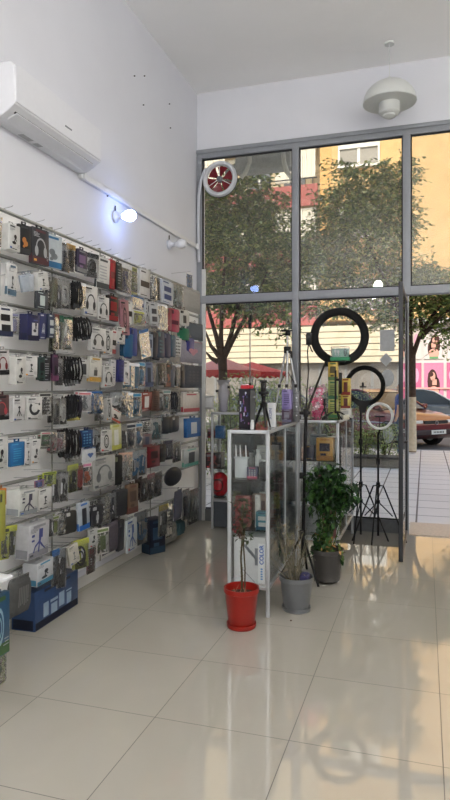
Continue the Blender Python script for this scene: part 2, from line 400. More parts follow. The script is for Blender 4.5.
plainbox('wall_front', (WX, RX, WY, WY+.25, FT, CEIL), M_WALL)
b = MB(); b.box(WX, WX+.012, BY, WY, 0, .075, mat((205, 203, 196), .3, var=.02)); struct(b.build('baseboard_left'))

# --- shop front: frames and glass
M_FR = mat((140, 144, 149), .45, .15, .03); M_FRD = mat((48, 50, 54), .4, .3, .03); M_GREYP = mat((98, 102, 106), .5)
tz = on_y(300, 296, WY).z
TR0, TR1 = tz-.04, tz+.045
mx1 = on_y(296, 300, WY).x; mx2 = on_y(406.5, 300, WY).x
GT_UP = clear('tinted_upper_glass', (.90, .90, .87), .06, 1.0, .004, (.66, .66, .52))  # tinted glass; the diffuse body paints a pale veil of haze over it
GT_LO = clear('shop_glass', (.965, .975, .965), .01, .9, .004, (.55, .56, .54))
LX = WX+.06
def frame_piece(name, x0, x1, z0, z1, ma=M_FR, d=.05, y=WY):
    b = MB(); b.rbox(x0, x1, y-d/2, y+d/2+.02, z0, z1, ma, r=.004, axis='z' if (z1-z0) > (x1-x0) else 'x'); return b
b = frame_piece('trim', WX, RX, FT-.075, FT+.0); b.rbox(WX, RX, WY-.04, WY+.05, FT-.02, FT+.02, M_FR, r=.003, axis='x')
struct(b.build('trim_1', smooth=True))
struct(frame_piece('trim', WX, RX, TR0, TR1, d=.07).build('trim_2', smooth=True))
struct(frame_piece('trim', WX+.0, LX, 0, FT-.07).build('trim_3', smooth=True))
struct(frame_piece('trim', mx1-.035, mx1+.035, 0, FT-.07, d=.08).build('trim_4', smooth=True))
struct(frame_piece('trim', mx2-.035, mx2+.04, TR0, FT-.07, d=.08).build('trim_5', smooth=True))
DJ = on_y(408, 450, WY).x
struct(frame_piece('trim', DJ-.012, DJ+.008, 0, TR0, M_FR, d=.03).build('trim_6'))
struct(frame_piece('trim', .92, .99, 0, FT-.07, d=.08).build('trim_7'))
KP = .13
struct(frame_piece('trim', LX, DJ-.012, 0, KP, M_GREYP, d=.04).build('trim_8'))
def pane(n, x0, x1, z0, z1, ma):
    b = MB(); b.box(x0, x1, WY+.005, WY+.013, z0, z1, ma); o = struct(b.build('window_%d' % n))
    g = MB()
    for q in ((x0, x0+.012, z0, z1), (x1-.012, x1, z0, z1), (x0, x1, z0, z0+.012), (x0, x1, z1-.012, z1)):
        g.box(q[0], q[1], WY-.004, WY+.022, q[2], q[3], mat((38, 40, 44), .6))
    g.build('glazing_seal', o)
    return o
pane(1, LX, mx1-.035, TR1, FT-.075, GT_UP); pane(2, mx1+.035, mx2-.035, TR1, FT-.075, GT_UP); pane(3, mx2+.04, .92, TR1, FT-.075, clear('hazed_upper_glass', (.90, .90, .87), .16, 1.0, .004, (.66, .66, .54)))  # heavier haze on the right pane is painted in as diffuse body
pane(4, LX, mx1-.035, KP, TR0, GT_LO); pane(5, mx1+.035, DJ-.012, KP, TR0, GT_LO)
pane(6, .99, RX, KP, TR0, GT_LO); pane(7, .99, RX, TR1, FT-.075, GT_UP)
# door threshold
b = MB(); b.box(DJ+.01, .92, WY-.05, WY+.55, -.02, .008, mat((196, 180, 160), .35, var=.12, scale=60)); struct(b.build('trim_9'))

# open glass door leaf
hinge = Vector((DJ-.015, WY-.045, 0)); near = on_z(400.8, 562, 0.012); dv = (near-hinge); dv.z = 0; L = dv.length
ang = math.atan2(dv.y, dv.x); DT = 2.33
e = struct(empty('door_1', hinge, ang)); 
b = MB(); b.rbox(0, .02, -.012, .012, .012, DT, M_FRD, r=.004, axis='z'); b.build('hinge_stile', e, smooth=True)
b = MB(); b.rbox(L-.04, L, -.018, .018, .012, DT, M_FRD, r=.004, axis='z'); b.build('lock_stile', e, smooth=True)
b = MB(); b.rbox(.02, L-.04, -.012, .012, .012, .05, M_FRD, r=.004, axis='x'); b.build('bottom_rail', e)
b = MB(); b.rbox(.02, L-.04, -.012, .012, DT-.04, DT, M_FRD, r=.004, axis='x'); b.build('top_rail', e)
b = MB(); b.box(.018, L-.038, -.004, .004, .045, DT-.035, GT_LO); b.build('glass', e)
for s in (-1, 1):
    b = MB(); b.rbox(L-.05, L-.015, s*.017-.004, s*.017+.004, .94, 1.06, M_BLK, r=.008)
    b.tube([(L-.035, s*.024, 1.0), (L-.035, s*.045, 1.0), (L-.12, s*.045, 1.0)], .009, M_BLK, 8); b.build('door_handle', e, smooth=True)

# window stickers (seen from behind)
M_STK = mat((206, 210, 212), .7)
def wx_(px, py): p = on_y(px, py, WY+.0); return p.x, p.z
for (g, q, lab) in (('r', (380, 394.5, 330, 351), 'grey rectangular sticker on the window pane, topmost of three'),
               ('d', (379.5, 392.5, 353, 366.5), 'grey diamond sticker on the window pane below the rectangular one'),
               ('c', (381, 394, 369.5, 386.5), 'round grey sticker on the window pane below the diamond one')):
    x0, z1 = wx_(q[0], q[2]); x1, z0 = wx_(q[1], q[3]); cx, cz, w, h = (x0+x1)/2, (z0+z1)/2, x1-x0, z1-z0
    pts = {'r': rc(-w/2, w/2, -h/2, h/2), 'd': [(0, -h/2), (w/2, 0), (0, h/2), (-w/2, 0)], 'c': ell(0, 0, w/2, h/2, 28)}[g]
    b = MB(); b.polys([pts], .0, M_STK, d=.0008); tag(b.build('window_sticker', loc=(cx, WY+.0045, cz)), lab, 'sticker')

# --- round extractor fan on the upper left pane
c = on_y(219.8, 179, WY-.05); e = tag(empty('extractor_fan', c), 'round white extractor fan with red blades at the window corner', 'fan')
b = MB(); b.torus(.168, .026, mat((205, 208, 212), .35, var=.02), 48, 10, T_(0, 0, 0), flat=1.3); b.build('outer_ring', e, smooth=True)
b = MB(); b.torus(.187, .009, mat((70, 80, 92), .4), 48, 6, T_(0, .02, 0)); b.build('seal_ring', e, smooth=True)
MR = mat((112, 16, 28), .4, coat=.3)
for k in range(6):
    a = k*PI/3+.3; b = MB()
    vs = []; 
    for i in range(5):
        rr = .03+.028*i; wd = .33+.035*i
        for j in range(4):
            t = a+(j/3-.5)*wd*2.0; vs.append((rr*math.cos(t), .012*(j-1.5)/1.5+.012, rr*math.sin(t)))
    b.add(vs, [(i*4+j, i*4+j+1, i*4+j+5, i*4+j+4) for i in range(4) for j in range(3)], MR); b.build('blade', e, smooth=True)
b = MB()
for k in range(3):
    a = k*2*PI/3+PI/2; b.tube([(0, -.012, 0), (.16*math.cos(a), -.012, .16*math.sin(a))], .003, M_WHT, 6)
b.build('guard', e)
b = MB(); b.lathe([(0, -.02), (.03, -.016), (.034, 0), (.034, .03), (0, .03)], mat((120, 122, 128), .4, .4), 20, T_(0, -.0, 0, rx=-PI/2)); b.build('hub', e, smooth=True)
# white hose
p = [on_y(210, 168, WY-.05), on_y(205, 170, WY-.06), on_y(201, 180, WY-.06), on_y(198.8, 196, WY-.06), on_y(198.2, 220, WY-.05), on_y(198.4, 248, WY-.05), on_y(199, 262, WY-.05)]
b = MB(); pts = []
for i in range(len(p)-1):
    for k in range(5): pts.append(p[i].lerp(p[i+1], k/5))
pts.append(p[-1]); b.tube(pts, .016, mat((196, 200, 208), .4, var=.02), 8)
tag(b.build('cable_hose', smooth=True), 'white bent hose running from the round fan down the corner', 'hose')

# --- air conditioner on the left wall
ae = tag(empty('air_conditioner', (WX, 3.02, 3.0), 0), 'white split air conditioner high on the left wall', 'air conditioner')
AL, D = .985, .185; MA = mat((225, 227, 232), .35, var=.01, coat=.2)
prof = [(0, .0), (.07, -.005), (.135, .028), (D-.005, .06), (D, .09), (D-.008, .28), (D-.03, .305), (0, .31)]
vs = []; 
for y in (0, .004, AL-.004, AL):
    k_ = .97 if y in (0, AL) else 1
    for (x, z) in prof: vs.append((x*k_, y, .155+(z-.155)*k_))
n = len(prof); fs = [(j*n+i, j*n+(i+1) % n, (j+1)*n+(i+1) % n, (j+1)*n+i) for j in range(3) for i in range(n)]+[tuple(range(n)), tuple(range(3*n, 4*n))]
b = MB(); b.add(vs, fs, MA); b.build('housing', ae)
b = MB(); b.rbox(D-.006, D+.004, .004, AL-.004, .07, .285, MA, r=.006, axis='x'); b.build('front_panel', ae, smooth=True)
b = MB(); b.box(.0, .004, 0, .075, 0, .009, mat((120, 124, 130), .4)); b.build('badge', ae, loc=(D+.003, AL*.52, .13))
b = MB(); T = T_(.03, 0, .0, ry=math.atan2(-.04, .12))
b.box(.035, .125, .05, AL-.05, -.006, .004, mat((50, 52, 56), .6), T); b.build('air_outlet', ae)
b = MB(); b.rbox(.06, .13, .055, AL-.055, -.018, -.010, MA, r=.003, T=T, axis='y'); b.build('louvre', ae)
b = MB()
for k in range(16): b.box(.07, .125, .1+k*.052, .103+k*.052, -.010, .0, M_WHT, T)
b.build('vanes', ae)
b = MB(); b.box(.02, .06, .25, .36, -.0045, -.003, mat((165, 168, 172), .5)); b.box(.02, .06, .40, .46, -.0045, -.003, mat((165, 168, 172), .5)); b.build('sticker', ae)
# trunking
b = MB(); z0 = 3.0
b.rbox(WX, WX+.03, 4.0, WY-.02, z0-.03, z0+.012, M_WHT, r=.003, axis='y')
b.rbox(WX, WX+.045, 4.02, 4.05, z0-.034, z0+.016, M_WHT, r=.003, axis='y'); b.rbox(WX, WX+.04, WY-.1, WY-.03, z0-.04, z0+.02, M_WHT, r=.003, axis='y')
tag(b.build('cable_trunking', smooth=True), 'white cable trunking running from the air conditioner to the corner', 'trunking')
# bulbs
def bulb(y, z, lit, lab):
    e = tag(empty('wall_bulb', (WX, y, z)), lab, 'lamp', 'bulbs on the left wall')
    T = T_(0, 0, 0, ry=PI/2)
    b = MB(); b.lathe([(.0, 0), (.045, 0), (.048, .02), (.03, .035), (.024, .05), (.026, .075), (.0, .075)], mat((200, 203, 210), .4, var=.02), 20, T); b.build('socket', e, smooth=True)
    b = MB(); pr = [(.02, .074), (.027, .088), (.042, .112), (.047, .138), (.043, .163), (.03, .182), (.0, .19)]
    b.lathe(pr, mat((150, 178, 255), .4, emit=BULB, var=0) if lit else mat((226, 228, 232), .35, var=.01), 24, T); b.build('globe', e, smooth=True)
    b = MB(); b.tube([(.01, 0, .045), (.01, 0, .09)], .006, M_DGREY, 6); b.build('bracket', e)
bulb(4.56, 2.83, True, 'lit white bulb on the left wall below the air conditioner')
bulb(5.68, 2.85, False, 'unlit white bulb on the left wall near the window corner')
# screws left in the wall
for i, (x, y) in enumerate([(134, 76), (144, 76), (143, 105), (169, 104), (170, 128), (107, 196)]):
    p = on_x(x, y, WX); b = MB(); b.lathe([(0, 0), (.006, 0), (.004, .012), (0, .013)], M_DGREY, 8, T_(ry=PI/2))
    tag(b.build('wall_plug', loc=p), 'small dark screw left in the bare upper left wall', 'screw', 'screws left in the upper left wall')

# pendant lamp
c = on_y(389.5, 103, 6.08); e = tag(empty('pendant_lamp', (c.x, c.y, c.z)), 'white dome pendant lamp hanging in front of the shop window', 'lamp')
MP = mat((214, 217, 214), .4, var=.01); R = .245
b = MB(); pr = [(R*math.cos(t), R*.86*math.sin(t)) for t in [i*PI/2/10 for i in range(10)]]+[(.02, R*.86)]
pr2 = [(max(.001, (r_-.006)), z-.004) for r_, z in pr][::-1]
b.lathe(pr+pr2, MP, 40); b.build('shade', e, smooth=True)
b = MB(); b.lathe([(.095, .12), (.098, -.09), (.085, -.105), (.06, -.11), (.06, -.125), (.035, -.14), (0, -.145)], MP, 32); b.build('inner_shade', e, smooth=True)
b = MB(); b.lathe([(.022, R*.84), (.03, R*.9), (.022, R*.97), (.006, R*1.0), (.003, R*1.04)], MP, 16); b.build('cap', e, smooth=True)
b = MB(); b.tube([(0, 0, R), (0, 0, CEIL-c.z)], .003, MP, 6); b.lathe([(.045, CEIL-c.z-.02), (.045, CEIL-c.z-.001)], MP, 16); b.build('cord', e)

# shop lamps over the room behind the camera (globes on cords)
for i, (x, y) in enumerate(((-1.0, -1.4), (1.6, .4), (1.9, -1.6), (.5, -2.6), (-1.2, -2.9), (2.2, 2.6))):
    e = tag(empty('globe_lamp', (x, y, 3.75)), 'white globe ceiling lamp behind the viewer', 'lamp', 'globe lamps over the back of the shop')
    b = MB(); b.lathe([(.10*math.sin(PI*k/12)+.0001, -.10*math.cos(PI*k/12)) for k in range(13)], mat((255, 250, 243), .4, emit=GLOBE, var=0), 24); b.build('globe', e, smooth=True)
    b = MB(); b.tube([(0, 0, .10), (0, 0, CEIL-3.75)], .006, M_WHT, 6); b.build('cord', e)
# ================================================================== DISPLAY WALL
RZ = [1.45-o*1.45/242 for o in (-175, -130, -84, -38, 4, 47, 94, 137, 182)]
SEC = [2.45, on_x(53, 388, WX+.03).y, on_x(101, 388, WX+.03).y, on_x(151, 388, WX+.03).y, on_x(200, 388, WX+.04).y]
M_SLAT = mat((250, 250, 248), .45, var=.02, scale=3); M_RAIL = mat((176, 178, 172), .35, .2, .04); M_GAP = mat((150, 152, 146), .6)
SN = ['leftmost white display panel carrying hanging accessories', 'second white display panel from the left on the side wall',
      'third white display panel from the left on the side wall', 'white display panel nearest the window on the side wall']
panels = []
for i in range(4):
    y0, y1 = SEC[i]+.004, SEC[i+1]-.004
    e = tag(empty('display_panel', (WX, (y0+y1)/2, 0)), SN[i], 'display panel', 'display panels along the side wall'); L = (y1-y0)/2
    b = MB(); zs = [.13]+sorted(RZ)
    for k in range(len(zs)-1): b.box(.0005, .026, -L, L, zs[k]+.006, zs[k+1]-.008, M_SLAT)
    b.box(.0005, .01, -L, L, .13, RZ[0], M_GAP); b.build('board', e)
    for z in RZ:
        r = MB(); r.rbox(.01, .04, -L, L, z-.008, z+.003, M_RAIL, r=.002, axis='y'); r.box(.01, .028, -L, L, z-.016, z-.008, M_GAP); r.build('rail', e)
    b = MB(); b.rbox(.0005, .032, L-.012, L, .13, RZ[0]+.02, mat((150, 152, 140), .4), r=.002, axis='z'); b.build('edge_strip', e)
    panels.append((y0, y1, e))
b = MB(); b.rbox(WX+.0, WX+.10, SEC[4]+.002, SEC[4]+.03, 0, 2.75, mat((206, 208, 206), .4, var=.02), r=.003, axis='z')
tag(b.build('corner_post', smooth=True), 'tall white post closing the display wall by the window', 'post')

G = (176, 180, 182); W = (226, 227, 224); K = (26, 27, 30); N = (30, 38, 92); BL = (28, 104, 176); GR = (120, 124, 126); R_ = (176, 30, 42)
DG = (62, 64, 68); CY = (70, 160, 196); YL = (216, 206, 90); OL = (112, 118, 84); TE = (60, 112, 120); CR = (208, 204, 190)
# row, x0, x1, y0, y1, kind, t, colour, accent, picture, third colour, look
ITEMS = [
(1, -6, 2, 216, 246, 'bag', .02, GR, K, 'blob', None, 'grey packet cut by the photo edge'),
(1, 9, 20, 225, 251, 'box', .055, W, K, 'holder', None, 'white box with black holder picture'),
(1, 20.5, 30, 225, 254, 'box', .02, K, (200, 120, 40), 'blob', DG, 'slim black box with orange dot'),
(1, 32, 46.5, 229, 265, 'box', .03, (58, 58, 62), G, 'phones', (90, 50, 56), 'large dark box with pale headset'),
(1, 48, 62, 235, 268, 'box', .02, (196, 208, 214), (120, 128, 132), 'blob', (40, 110, 160), 'pale box with blue bands'),
(1, 63, 70, 243, 272, 'bag', .03, (150, 156, 168), (44, 48, 66), 'plug', None, 'clear packet with dark plug'),
(1, 71, 77.5, 245, 272, 'bag', .03, G, K, 'cables', (196, 150, 60), 'packet of black cable with orange spot'),
(1, 78.5, 87, 250, 273, 'box', .02, (52, 44, 74), (120, 90, 140), 'screen', GR, 'dark purple box in clear wrap'),
(1, 88.5, 98, 254, 278, 'bag', .03, (196, 198, 198), (44, 46, 48), 'loop', (40, 46, 52), 'clear pack of dark earphones'),
(1, 99, 110, 258, 289, 'box', .02, W, G, 'lines', (70, 78, 80), 'white box with dark top band'),
(1, 110.5, 115, 260, 289, 'box', .03, R_, (120, 16, 28), 'band', None, 'narrow red box'),
(1, 115.5, 120, 263, 290, 'box', .03, (38, 48, 48), GR, 'lines', None, 'narrow dark green box'),
(1, 121, 133, 263, 295, 'card', .01, (224, 226, 228), (40, 56, 130), 'figure', (230, 232, 234), 'white card with blue figures'),
(1, 133.5, 139, 267, 294, 'card', .01, (204, 202, 128), (120, 130, 70), 'dots', None, 'narrow yellow card'),
(1, 140, 149.5, 270, 297, 'box', .02, (220, 220, 218), (60, 50, 50), 'band', None, 'white box with dark picture band'),
(1, 150, 155, 275, 300, 'bag', .02, (150, 150, 148), (70, 72, 76), 'phones', None, 'packet of grey headphones'),
(1, 155.5, 160.5, 277, 300, 'bag', .02, (128, 126, 122), DG, 'cables', None, 'dull grey cable packet'),
(1, 162, 173, 281, 304, 'box', .03, (206, 216, 226), (30, 60, 126), 'two', None, 'pale box with two blue squares'),
(1, 174, 184, 284, 309, 'bag', .03, (176, 196, 196), (146, 170, 172), 'figure', None, 'pale green packet'),
(1, 187, 192, 273, 288, 'sheet', .01, (34, 122, 196), BL, 'none', None, 'blue sleeve above the top rail'),
(1, 186, 201, 290, 312, 'pouch', .03, (186, 184, 174), G, 'none', None, 'large cream pouch'),
(2, -6, 2.5, 262, 295, 'box', .02, W, G, 'lines', None, 'white box cut by the photo edge'),
(2, 7, 15.5, 264, 296, 'box', .02, (220, 222, 220), DG, 'stick', (70, 104, 130), 'white box with blue foot'),
(2, 20, 27, 275, 292, 'box', .02, (176, 188, 200), (150, 164, 178), 'none', None, 'tilted silver box'),
(2, 27.5, 34, 274, 291, 'box', .02, (190, 200, 212), (150, 164, 178), 'none', None, 'pale silver box'),
(2, 34.5, 46, 272, 290, 'box', .03, W, K, 'stick', None, 'white box with slanted black picture'),
(2, 36.5, 46, 292, 309, 'box', .02, (60, 66, 74), (196, 210, 206), 'phone', None, 'dark box with mint label below white box'),
(2, 48, 52.5, 276, 308, 'bag', .02, (104, 106, 100), K, 'lines', None, 'dark grey long packet'),
(2, 53, 58, 277, 308, 'bag', .02, (120, 124, 106), OL, 'cables', None, 'olive long packet'),
(2, 58.5, 63, 278, 309, 'bag', .02, (140, 142, 134), DG, 'loop', None, 'grey long packet'),
(2, 63.5, 72, 279, 309, 'bag', .03, (170, 172, 166), (214, 214, 208), 'loop', None, 'packet of white looped cable'),
(2, 73, 79.5, 280, 308, 'cable', .03, K, DG, 'none', None, 'hanging black cables'),
(2, 80, 85, 284, 308, 'sheet', .01, (186, 190, 188), GR, 'none', None, 'narrow clear sleeve'),
(2, 86, 97, 286, 316, 'hbox', .03, (224, 224, 220), (56, 58, 60), 'phones', None, 'white headphones box'),
(2, 98.5, 108, 297, 320, 'hbox', .03, (218, 218, 216), (50, 52, 54), 'phones', None, 'white box with black headphones'),
(2, 109, 117, 296, 321, 'box', .03, (34, 26, 28), (150, 26, 34), 'screen', (150, 24, 34), 'black box with red foot'),
(2, 121, 128, 300, 335, 'box', .02, (168, 110, 120), K, 'loop', None, 'tall dusty pink box'),
(2, 128.5, 133, 301, 325, 'box', .02, W, K, 'band', None, 'narrow white and black box'),
(2, 133.5, 143, 297, 310, 'bag', .02, (28, 80, 168), (20, 50, 120), 'band', BL, 'blue packet over yellow fish card'),
(2, 136, 145, 311, 326, 'card', .01, (222, 224, 210), (200, 204, 60), 'holder', None, 'white card with yellow item'),
(2, 145.5, 150.5, 301, 325, 'box', .03, (200, 204, 206), (50, 54, 66), 'figure', None, 'white box with dark figure'),
(2, 151, 157, 303, 326, 'box', .03, (196, 200, 202), (60, 60, 70), 'two', None, 'white box with two dark shapes'),
(2, 159, 166, 305, 330, 'sheet', .02, (206, 210, 212), G, 'none', None, 'white clear sleeve'),
(2, 167, 172, 308, 331, 'case', .02, (146, 24, 52), (60, 10, 30), 'none', None, 'dark crimson case'),
(2, 172.5, 178.5, 309, 332, 'case', .02, (190, 60, 88), (90, 20, 44), 'band', None, 'crimson pink case'),
(2, 181, 188, 310, 326, 'case', .015, (214, 212, 204), K, 'phone', None, 'white case with black strip'),
(2, 181, 187, 328, 340, 'case', .015, (24, 122, 84), (20, 60, 50), 'none', None, 'small green case'),
(2, 189, 201, 323, 340, 'pouch', .03, (98, 106, 114), DG, 'none', None, 'grey cloth pouch'),
(3, -2, 10, 307, 337, 'box', .02, (222, 222, 218), K, 'two', (34, 42, 76), 'white box with navy foot'),
(3, 11.5, 20, 313, 335, 'card', .01, (196, 200, 204), (130, 134, 176), 'phone', None, 'pale card with lilac oval'),
(3, 28.5, 41, 314, 340, 'box', .06, (34, 38, 92), (222, 222, 224), 'win', (24, 30, 70), 'navy box with white front'),
(3, 41.5, 47.5, 313, 339, 'box', .02, (54, 60, 110), (190, 196, 206), 'spray', None, 'navy box with pale lines'),
(3, 48, 53, 314, 338, 'box', .02, (60, 70, 96), (196, 206, 204), 'two', None, 'dark blue and mint box'),
(3, 54, 59, 315, 350, 'bag', .02, (114, 120, 78), OL, 'lines', (120, 60, 50), 'olive packet with red top'),
(3, 59.5, 64, 316, 350, 'bag', .02, (130, 136, 100), DG, 'loop', (40, 104, 76), 'olive packet with green top'),
(3, 64.5, 73, 318, 350, 'bag', .03, (156, 160, 140), (220, 220, 212), 'loop', (50, 110, 80), 'packet with green header and white coil'),
(3, 74, 80, 316, 341, 'cable', .03, K, DG, 'none', None, 'hanging black cable loops'),
(3, 80.5, 87, 317, 340, 'cable', .03, (34, 34, 36), DG, 'none', None, 'slanted black cables'),
(3, 90, 104, 328, 351, 'hbox', .03, (222, 222, 218), (64, 66, 66), 'phones', None, 'wide white headphones box'),
(3, 105, 112, 330, 355, 'hbox', .03, (206, 206, 202), (44, 46, 48), 'loop', None, 'box with dark oval headphones'),
(3, 112.5, 117, 330, 354, 'box', .02, (214, 206, 204), K, 'band', (170, 60, 60), 'thin white black and red box'),
(3, 118, 125, 327, 344, 'box', .02, (214, 214, 208), K, 'holder', None, 'small white box'),
(3, 127, 132, 334, 357, 'case', .02, (24, 92, 140), (20, 60, 100), 'none', None, 'teal blue case'),
(3, 132.5, 138, 328, 356, 'case', .02, (24, 52, 140), (16, 30, 90), 'none', None, 'royal blue case'),
(3, 139, 147.5, 330, 358, 'sheet', .01, (128, 178, 214), (226, 230, 232), 'band', BL, 'light blue tilted sleeve'),
(3, 148, 153, 334, 357, 'box', .02, (150, 172, 196), (60, 80, 110), 'screen', None, 'pale blue box'),
(3, 153.5, 158, 332, 358, 'case', .02, (34, 40, 54), DG, 'none', None, 'dark slate case'),
(3, 158.5, 164, 331, 358, 'case', .02, (46, 62, 84), TE, 'dots', None, 'speckled dark blue case'),
(3, 164.5, 170.5, 333, 358, 'case', .02, (26, 36, 80), (60, 80, 120), 'none', None, 'midnight blue case'),
(3, 171, 176, 335, 357, 'case', .02, (36, 84, 112), TE, 'none', None, 'dull teal case'),
(3, 176.5, 181, 338, 357, 'box', .01, (222, 222, 218), K, 'dots', None, 'white box with black dots'),
(3, 187, 193, 338, 354, 'case', .015, (28, 38, 140), N, 'none', None, 'bright blue case'),
(3, 183.5, 201, 341, 363, 'pouch', .03, (164, 160, 172), (214, 130, 150), 'heart', None, 'lilac pouch with pink hearts'),
(4, -4, 7, 350, 375, 'box', .02, (200, 196, 194), (130, 26, 36), 'phones', K, 'box with red headphones'),
(4, 14, 24, 357, 384, 'box', .05, (226, 226, 220), K, 'holder', None, 'thick white box with black mount'),
(4, 27, 38, 356, 377, 'box', .03, (226, 226, 222), (60, 62, 64), 'stick', None, 'white box with dark car mount'),
(4, 39.5, 44.5, 357, 380, 'box', .03, (40, 64, 62), K, 'screen', None, 'dark green slim box'),
(4, 45, 52, 357, 381, 'box', .03, (40, 40, 48), (150, 154, 160), 'lines', None, 'black slim box with white edge'),
(4, 52.5, 57, 354, 381, 'box', .02, (66, 40, 66), K, 'blob', (120, 60, 96), 'dark plum box'),
(4, 57.5, 63.5, 358, 386, 'bag', .03, (150, 152, 150), (84, 86, 88), 'tripod', None, 'grey packet with dark clip'),
(4, 64.5, 71, 355, 383, 'cable', .03, K, DG, 'none', None, 'bunch of black cables'),
(4, 71.5, 79, 356, 384, 'cable', .03, (22, 22, 24), GR, 'none', None, 'thick bunch of black cables'),
(4, 80, 87, 360, 378, 'box', .02, (206, 208, 204), DG, 'phone', None, 'pale box with dark window'),
(4, 90.5, 102, 357, 382, 'box', .02, (226, 224, 214), (90, 90, 86), 'plug', (214, 164, 60), 'white box with orange foot'),
(4, 103, 111.5, 366, 387, 'hbox', .03, (204, 204, 200), (60, 62, 62), 'phones', None, 'pale box with grey headphones'),
(4, 112.5, 117, 360, 386, 'box', .02, (214, 214, 214), GR, 'lines', None, 'white box with grey lines'),
(4, 117.5, 122.5, 360, 382, 'box', .02, (40, 44, 116), N, 'dots', None, 'indigo box'),
(4, 123, 127.5, 361, 385, 'box', .02, (222, 222, 222), K, 'buds', None, 'white box with black buds'),
(4, 128, 132, 363, 388, 'sheet', .01, (60, 130, 170), CY, 'none', None, 'slim blue sleeve'),
(4, 132.5, 136, 364, 388, 'sheet', .01, (96, 160, 190), CY, 'none', None, 'pale blue slim sleeve'),
(4, 136.5, 140, 364, 389, 'sheet', .01, (50, 120, 160), CY, 'none', None, 'deep blue slim sleeve'),
(4, 140.5, 145.5, 362, 388, 'card', .01, (190, 206, 214), (50, 140, 190), 'spray', None, 'card with turquoise spray'),
(4, 146, 152, 362, 387, 'box', .02, (90, 110, 140), (40, 50, 70), 'phone', (60, 74, 110), 'blue grey box'),
(4, 152.5, 158, 362, 386, 'bag', .02, (170, 172, 166), GR, 'holder', None, 'pale packet with clip'),
(4, 159, 165.5, 363, 386, 'bag', .02, (60, 60, 54), K, 'buds', None, 'black packet'),
(4, 166, 170.5, 364, 387, 'box', .02, (40, 38, 36), (170, 90, 50), 'blob', (130, 70, 46), 'black box with orange foot'),
(4, 171, 175.5, 365, 387, 'case', .02, (84, 96, 116), DG, 'none', None, 'blue grey case'),
(4, 176, 181, 365, 387, 'sheet', .02, (140, 142, 134), GR, 'none', None, 'dusty clear sleeve'),
(4, 181.5, 184.5, 366, 388, 'case', .02, (20, 20, 22), DG, 'none', None, 'narrow black case'),
(4, 185, 201, 365, 388, 'pouch', .035, (88, 92, 102), (70, 74, 84), 'dots', None, 'grey quilted pouch'),
(5, -4, 9, 395, 420, 'box', .02, (90, 60, 62), (190, 60, 70), 'phones', K, 'black and red headphones box'),
(5, 13, 25, 398, 421, 'box', .03, (216, 216, 214), K, 'tripod', None, 'white box with black stand'),
(5, 28, 42, 397, 420, 'box', .02, (228, 228, 224), (52, 54, 58), 'ushape', None, 'white box with neckband picture'),
(5, 43, 52, 393, 416, 'card', .01, (204, 206, 198), (50, 52, 52), 'dots', None, 'card of small dark pieces'),
(5, 57, 62.5, 398, 425, 'bag', .03, (150, 150, 144), (96, 96, 92), 'loop', None, 'packet of grey cable'),
(5, 63, 69.5, 398, 425, 'bag', .03, (168, 168, 160), (226, 226, 220), 'loop', None, 'packet of white coiled cable'),
(5, 70, 74.5, 393, 418, 'cable', .03, K, DG, 'none', None, 'black cables with ties'),
(5, 75, 79.5, 394, 420, 'cable', .03, (40, 36, 46), (190, 180, 90), 'none', None, 'black cable with yellow tag'),
(5, 82, 90, 392, 412, 'card', .01, (226, 222, 222), GR, 'tripod', (210, 110, 116), 'white card with pink header'),
(5, 90.5, 100, 392, 414, 'bag', .02, (22, 96, 164), (30, 70, 120), 'phone', (24, 90, 156), 'bright blue packet'),
(5, 102, 106.5, 398, 420, 'bag', .02, (190, 190, 184), K, 'loop', None, 'packet of black loops'),
(5, 107, 111.5, 398, 421, 'hbox', .03, (196, 196, 192), (44, 44, 44), 'loop', None, 'box with dark cable loop'),
(5, 112.5, 119, 392, 408, 'bag', .02, (196, 200, 200), W, 'holder', None, 'packet with white part'),
(5, 119.5, 127, 392, 413, 'bag', .03, (160, 166, 176), (34, 34, 62), 'phones', None, 'packet with navy headset'),
(5, 111.5, 122, 409.5, 422, 'box', .03, (226, 220, 212), (44, 40, 40), 'blob', (196, 70, 40), 'tilted white and orange box'),
(5, 128, 133, 393, 417, 'sheet', .01, (80, 120, 150), TE, 'none', None, 'steel blue sleeve'),
(5, 133.5, 142, 393, 418, 'card', .01, (180, 196, 200), (34, 130, 180), 'spray', None, 'card with blue swirl'),
(5, 143, 153, 392, 411, 'box', .02, (150, 60, 50), (226, 226, 222), 'phone', None, 'red box with white front'),
(5, 153.5, 158.5, 391, 411, 'box', .02, (96, 66, 56), (60, 40, 36), 'lines', None, 'brown slim box'),
(5, 159, 163, 392, 411, 'bag', .02, (190, 190, 184), GR, 'plug', None, 'dull white packet'),
(5, 163.5, 171, 390, 413, 'card', .01, (206, 212, 214), (70, 140, 140), 'holder', None, 'card with teal bottle'),
(5, 171.5, 175.5, 391, 412, 'cable', .02, (40, 44, 54), GR, 'none', None, 'thin dark cable'),
(5, 176, 181, 391, 413, 'bag', .02, (110, 112, 112), DG, 'loop', None, 'dark grey packet'),
(5, 184, 198.5, 393, 412, 'box', .03, (222, 212, 202), (70, 62, 68), 'none', (200, 60, 76), 'cream box with pink foot'),
(6, -4, 9, 437, 470, 'box', .02, (222, 224, 220), K, 'holder', None, 'tall white box with black holder'),
(6, 12, 23.5, 442, 466, 'box', .02, (24, 110, 176), (50, 150, 204), 'lines', None, 'bright blue box'),
(6, 24, 30.5, 441, 466, 'box', .02, (220, 222, 222), K, 'stick', None, 'white box with black pole'),
(6, 31.5, 40.5, 439, 464, 'box', .03, (222, 222, 220), (44, 46, 50), 'holder', None, 'white box with suction holder'),
(6, 42, 51.5, 432, 447, 'card', .01, (196, 204, 192), (90, 130, 90), 'two', (190, 110, 120), 'small card green and pink'),
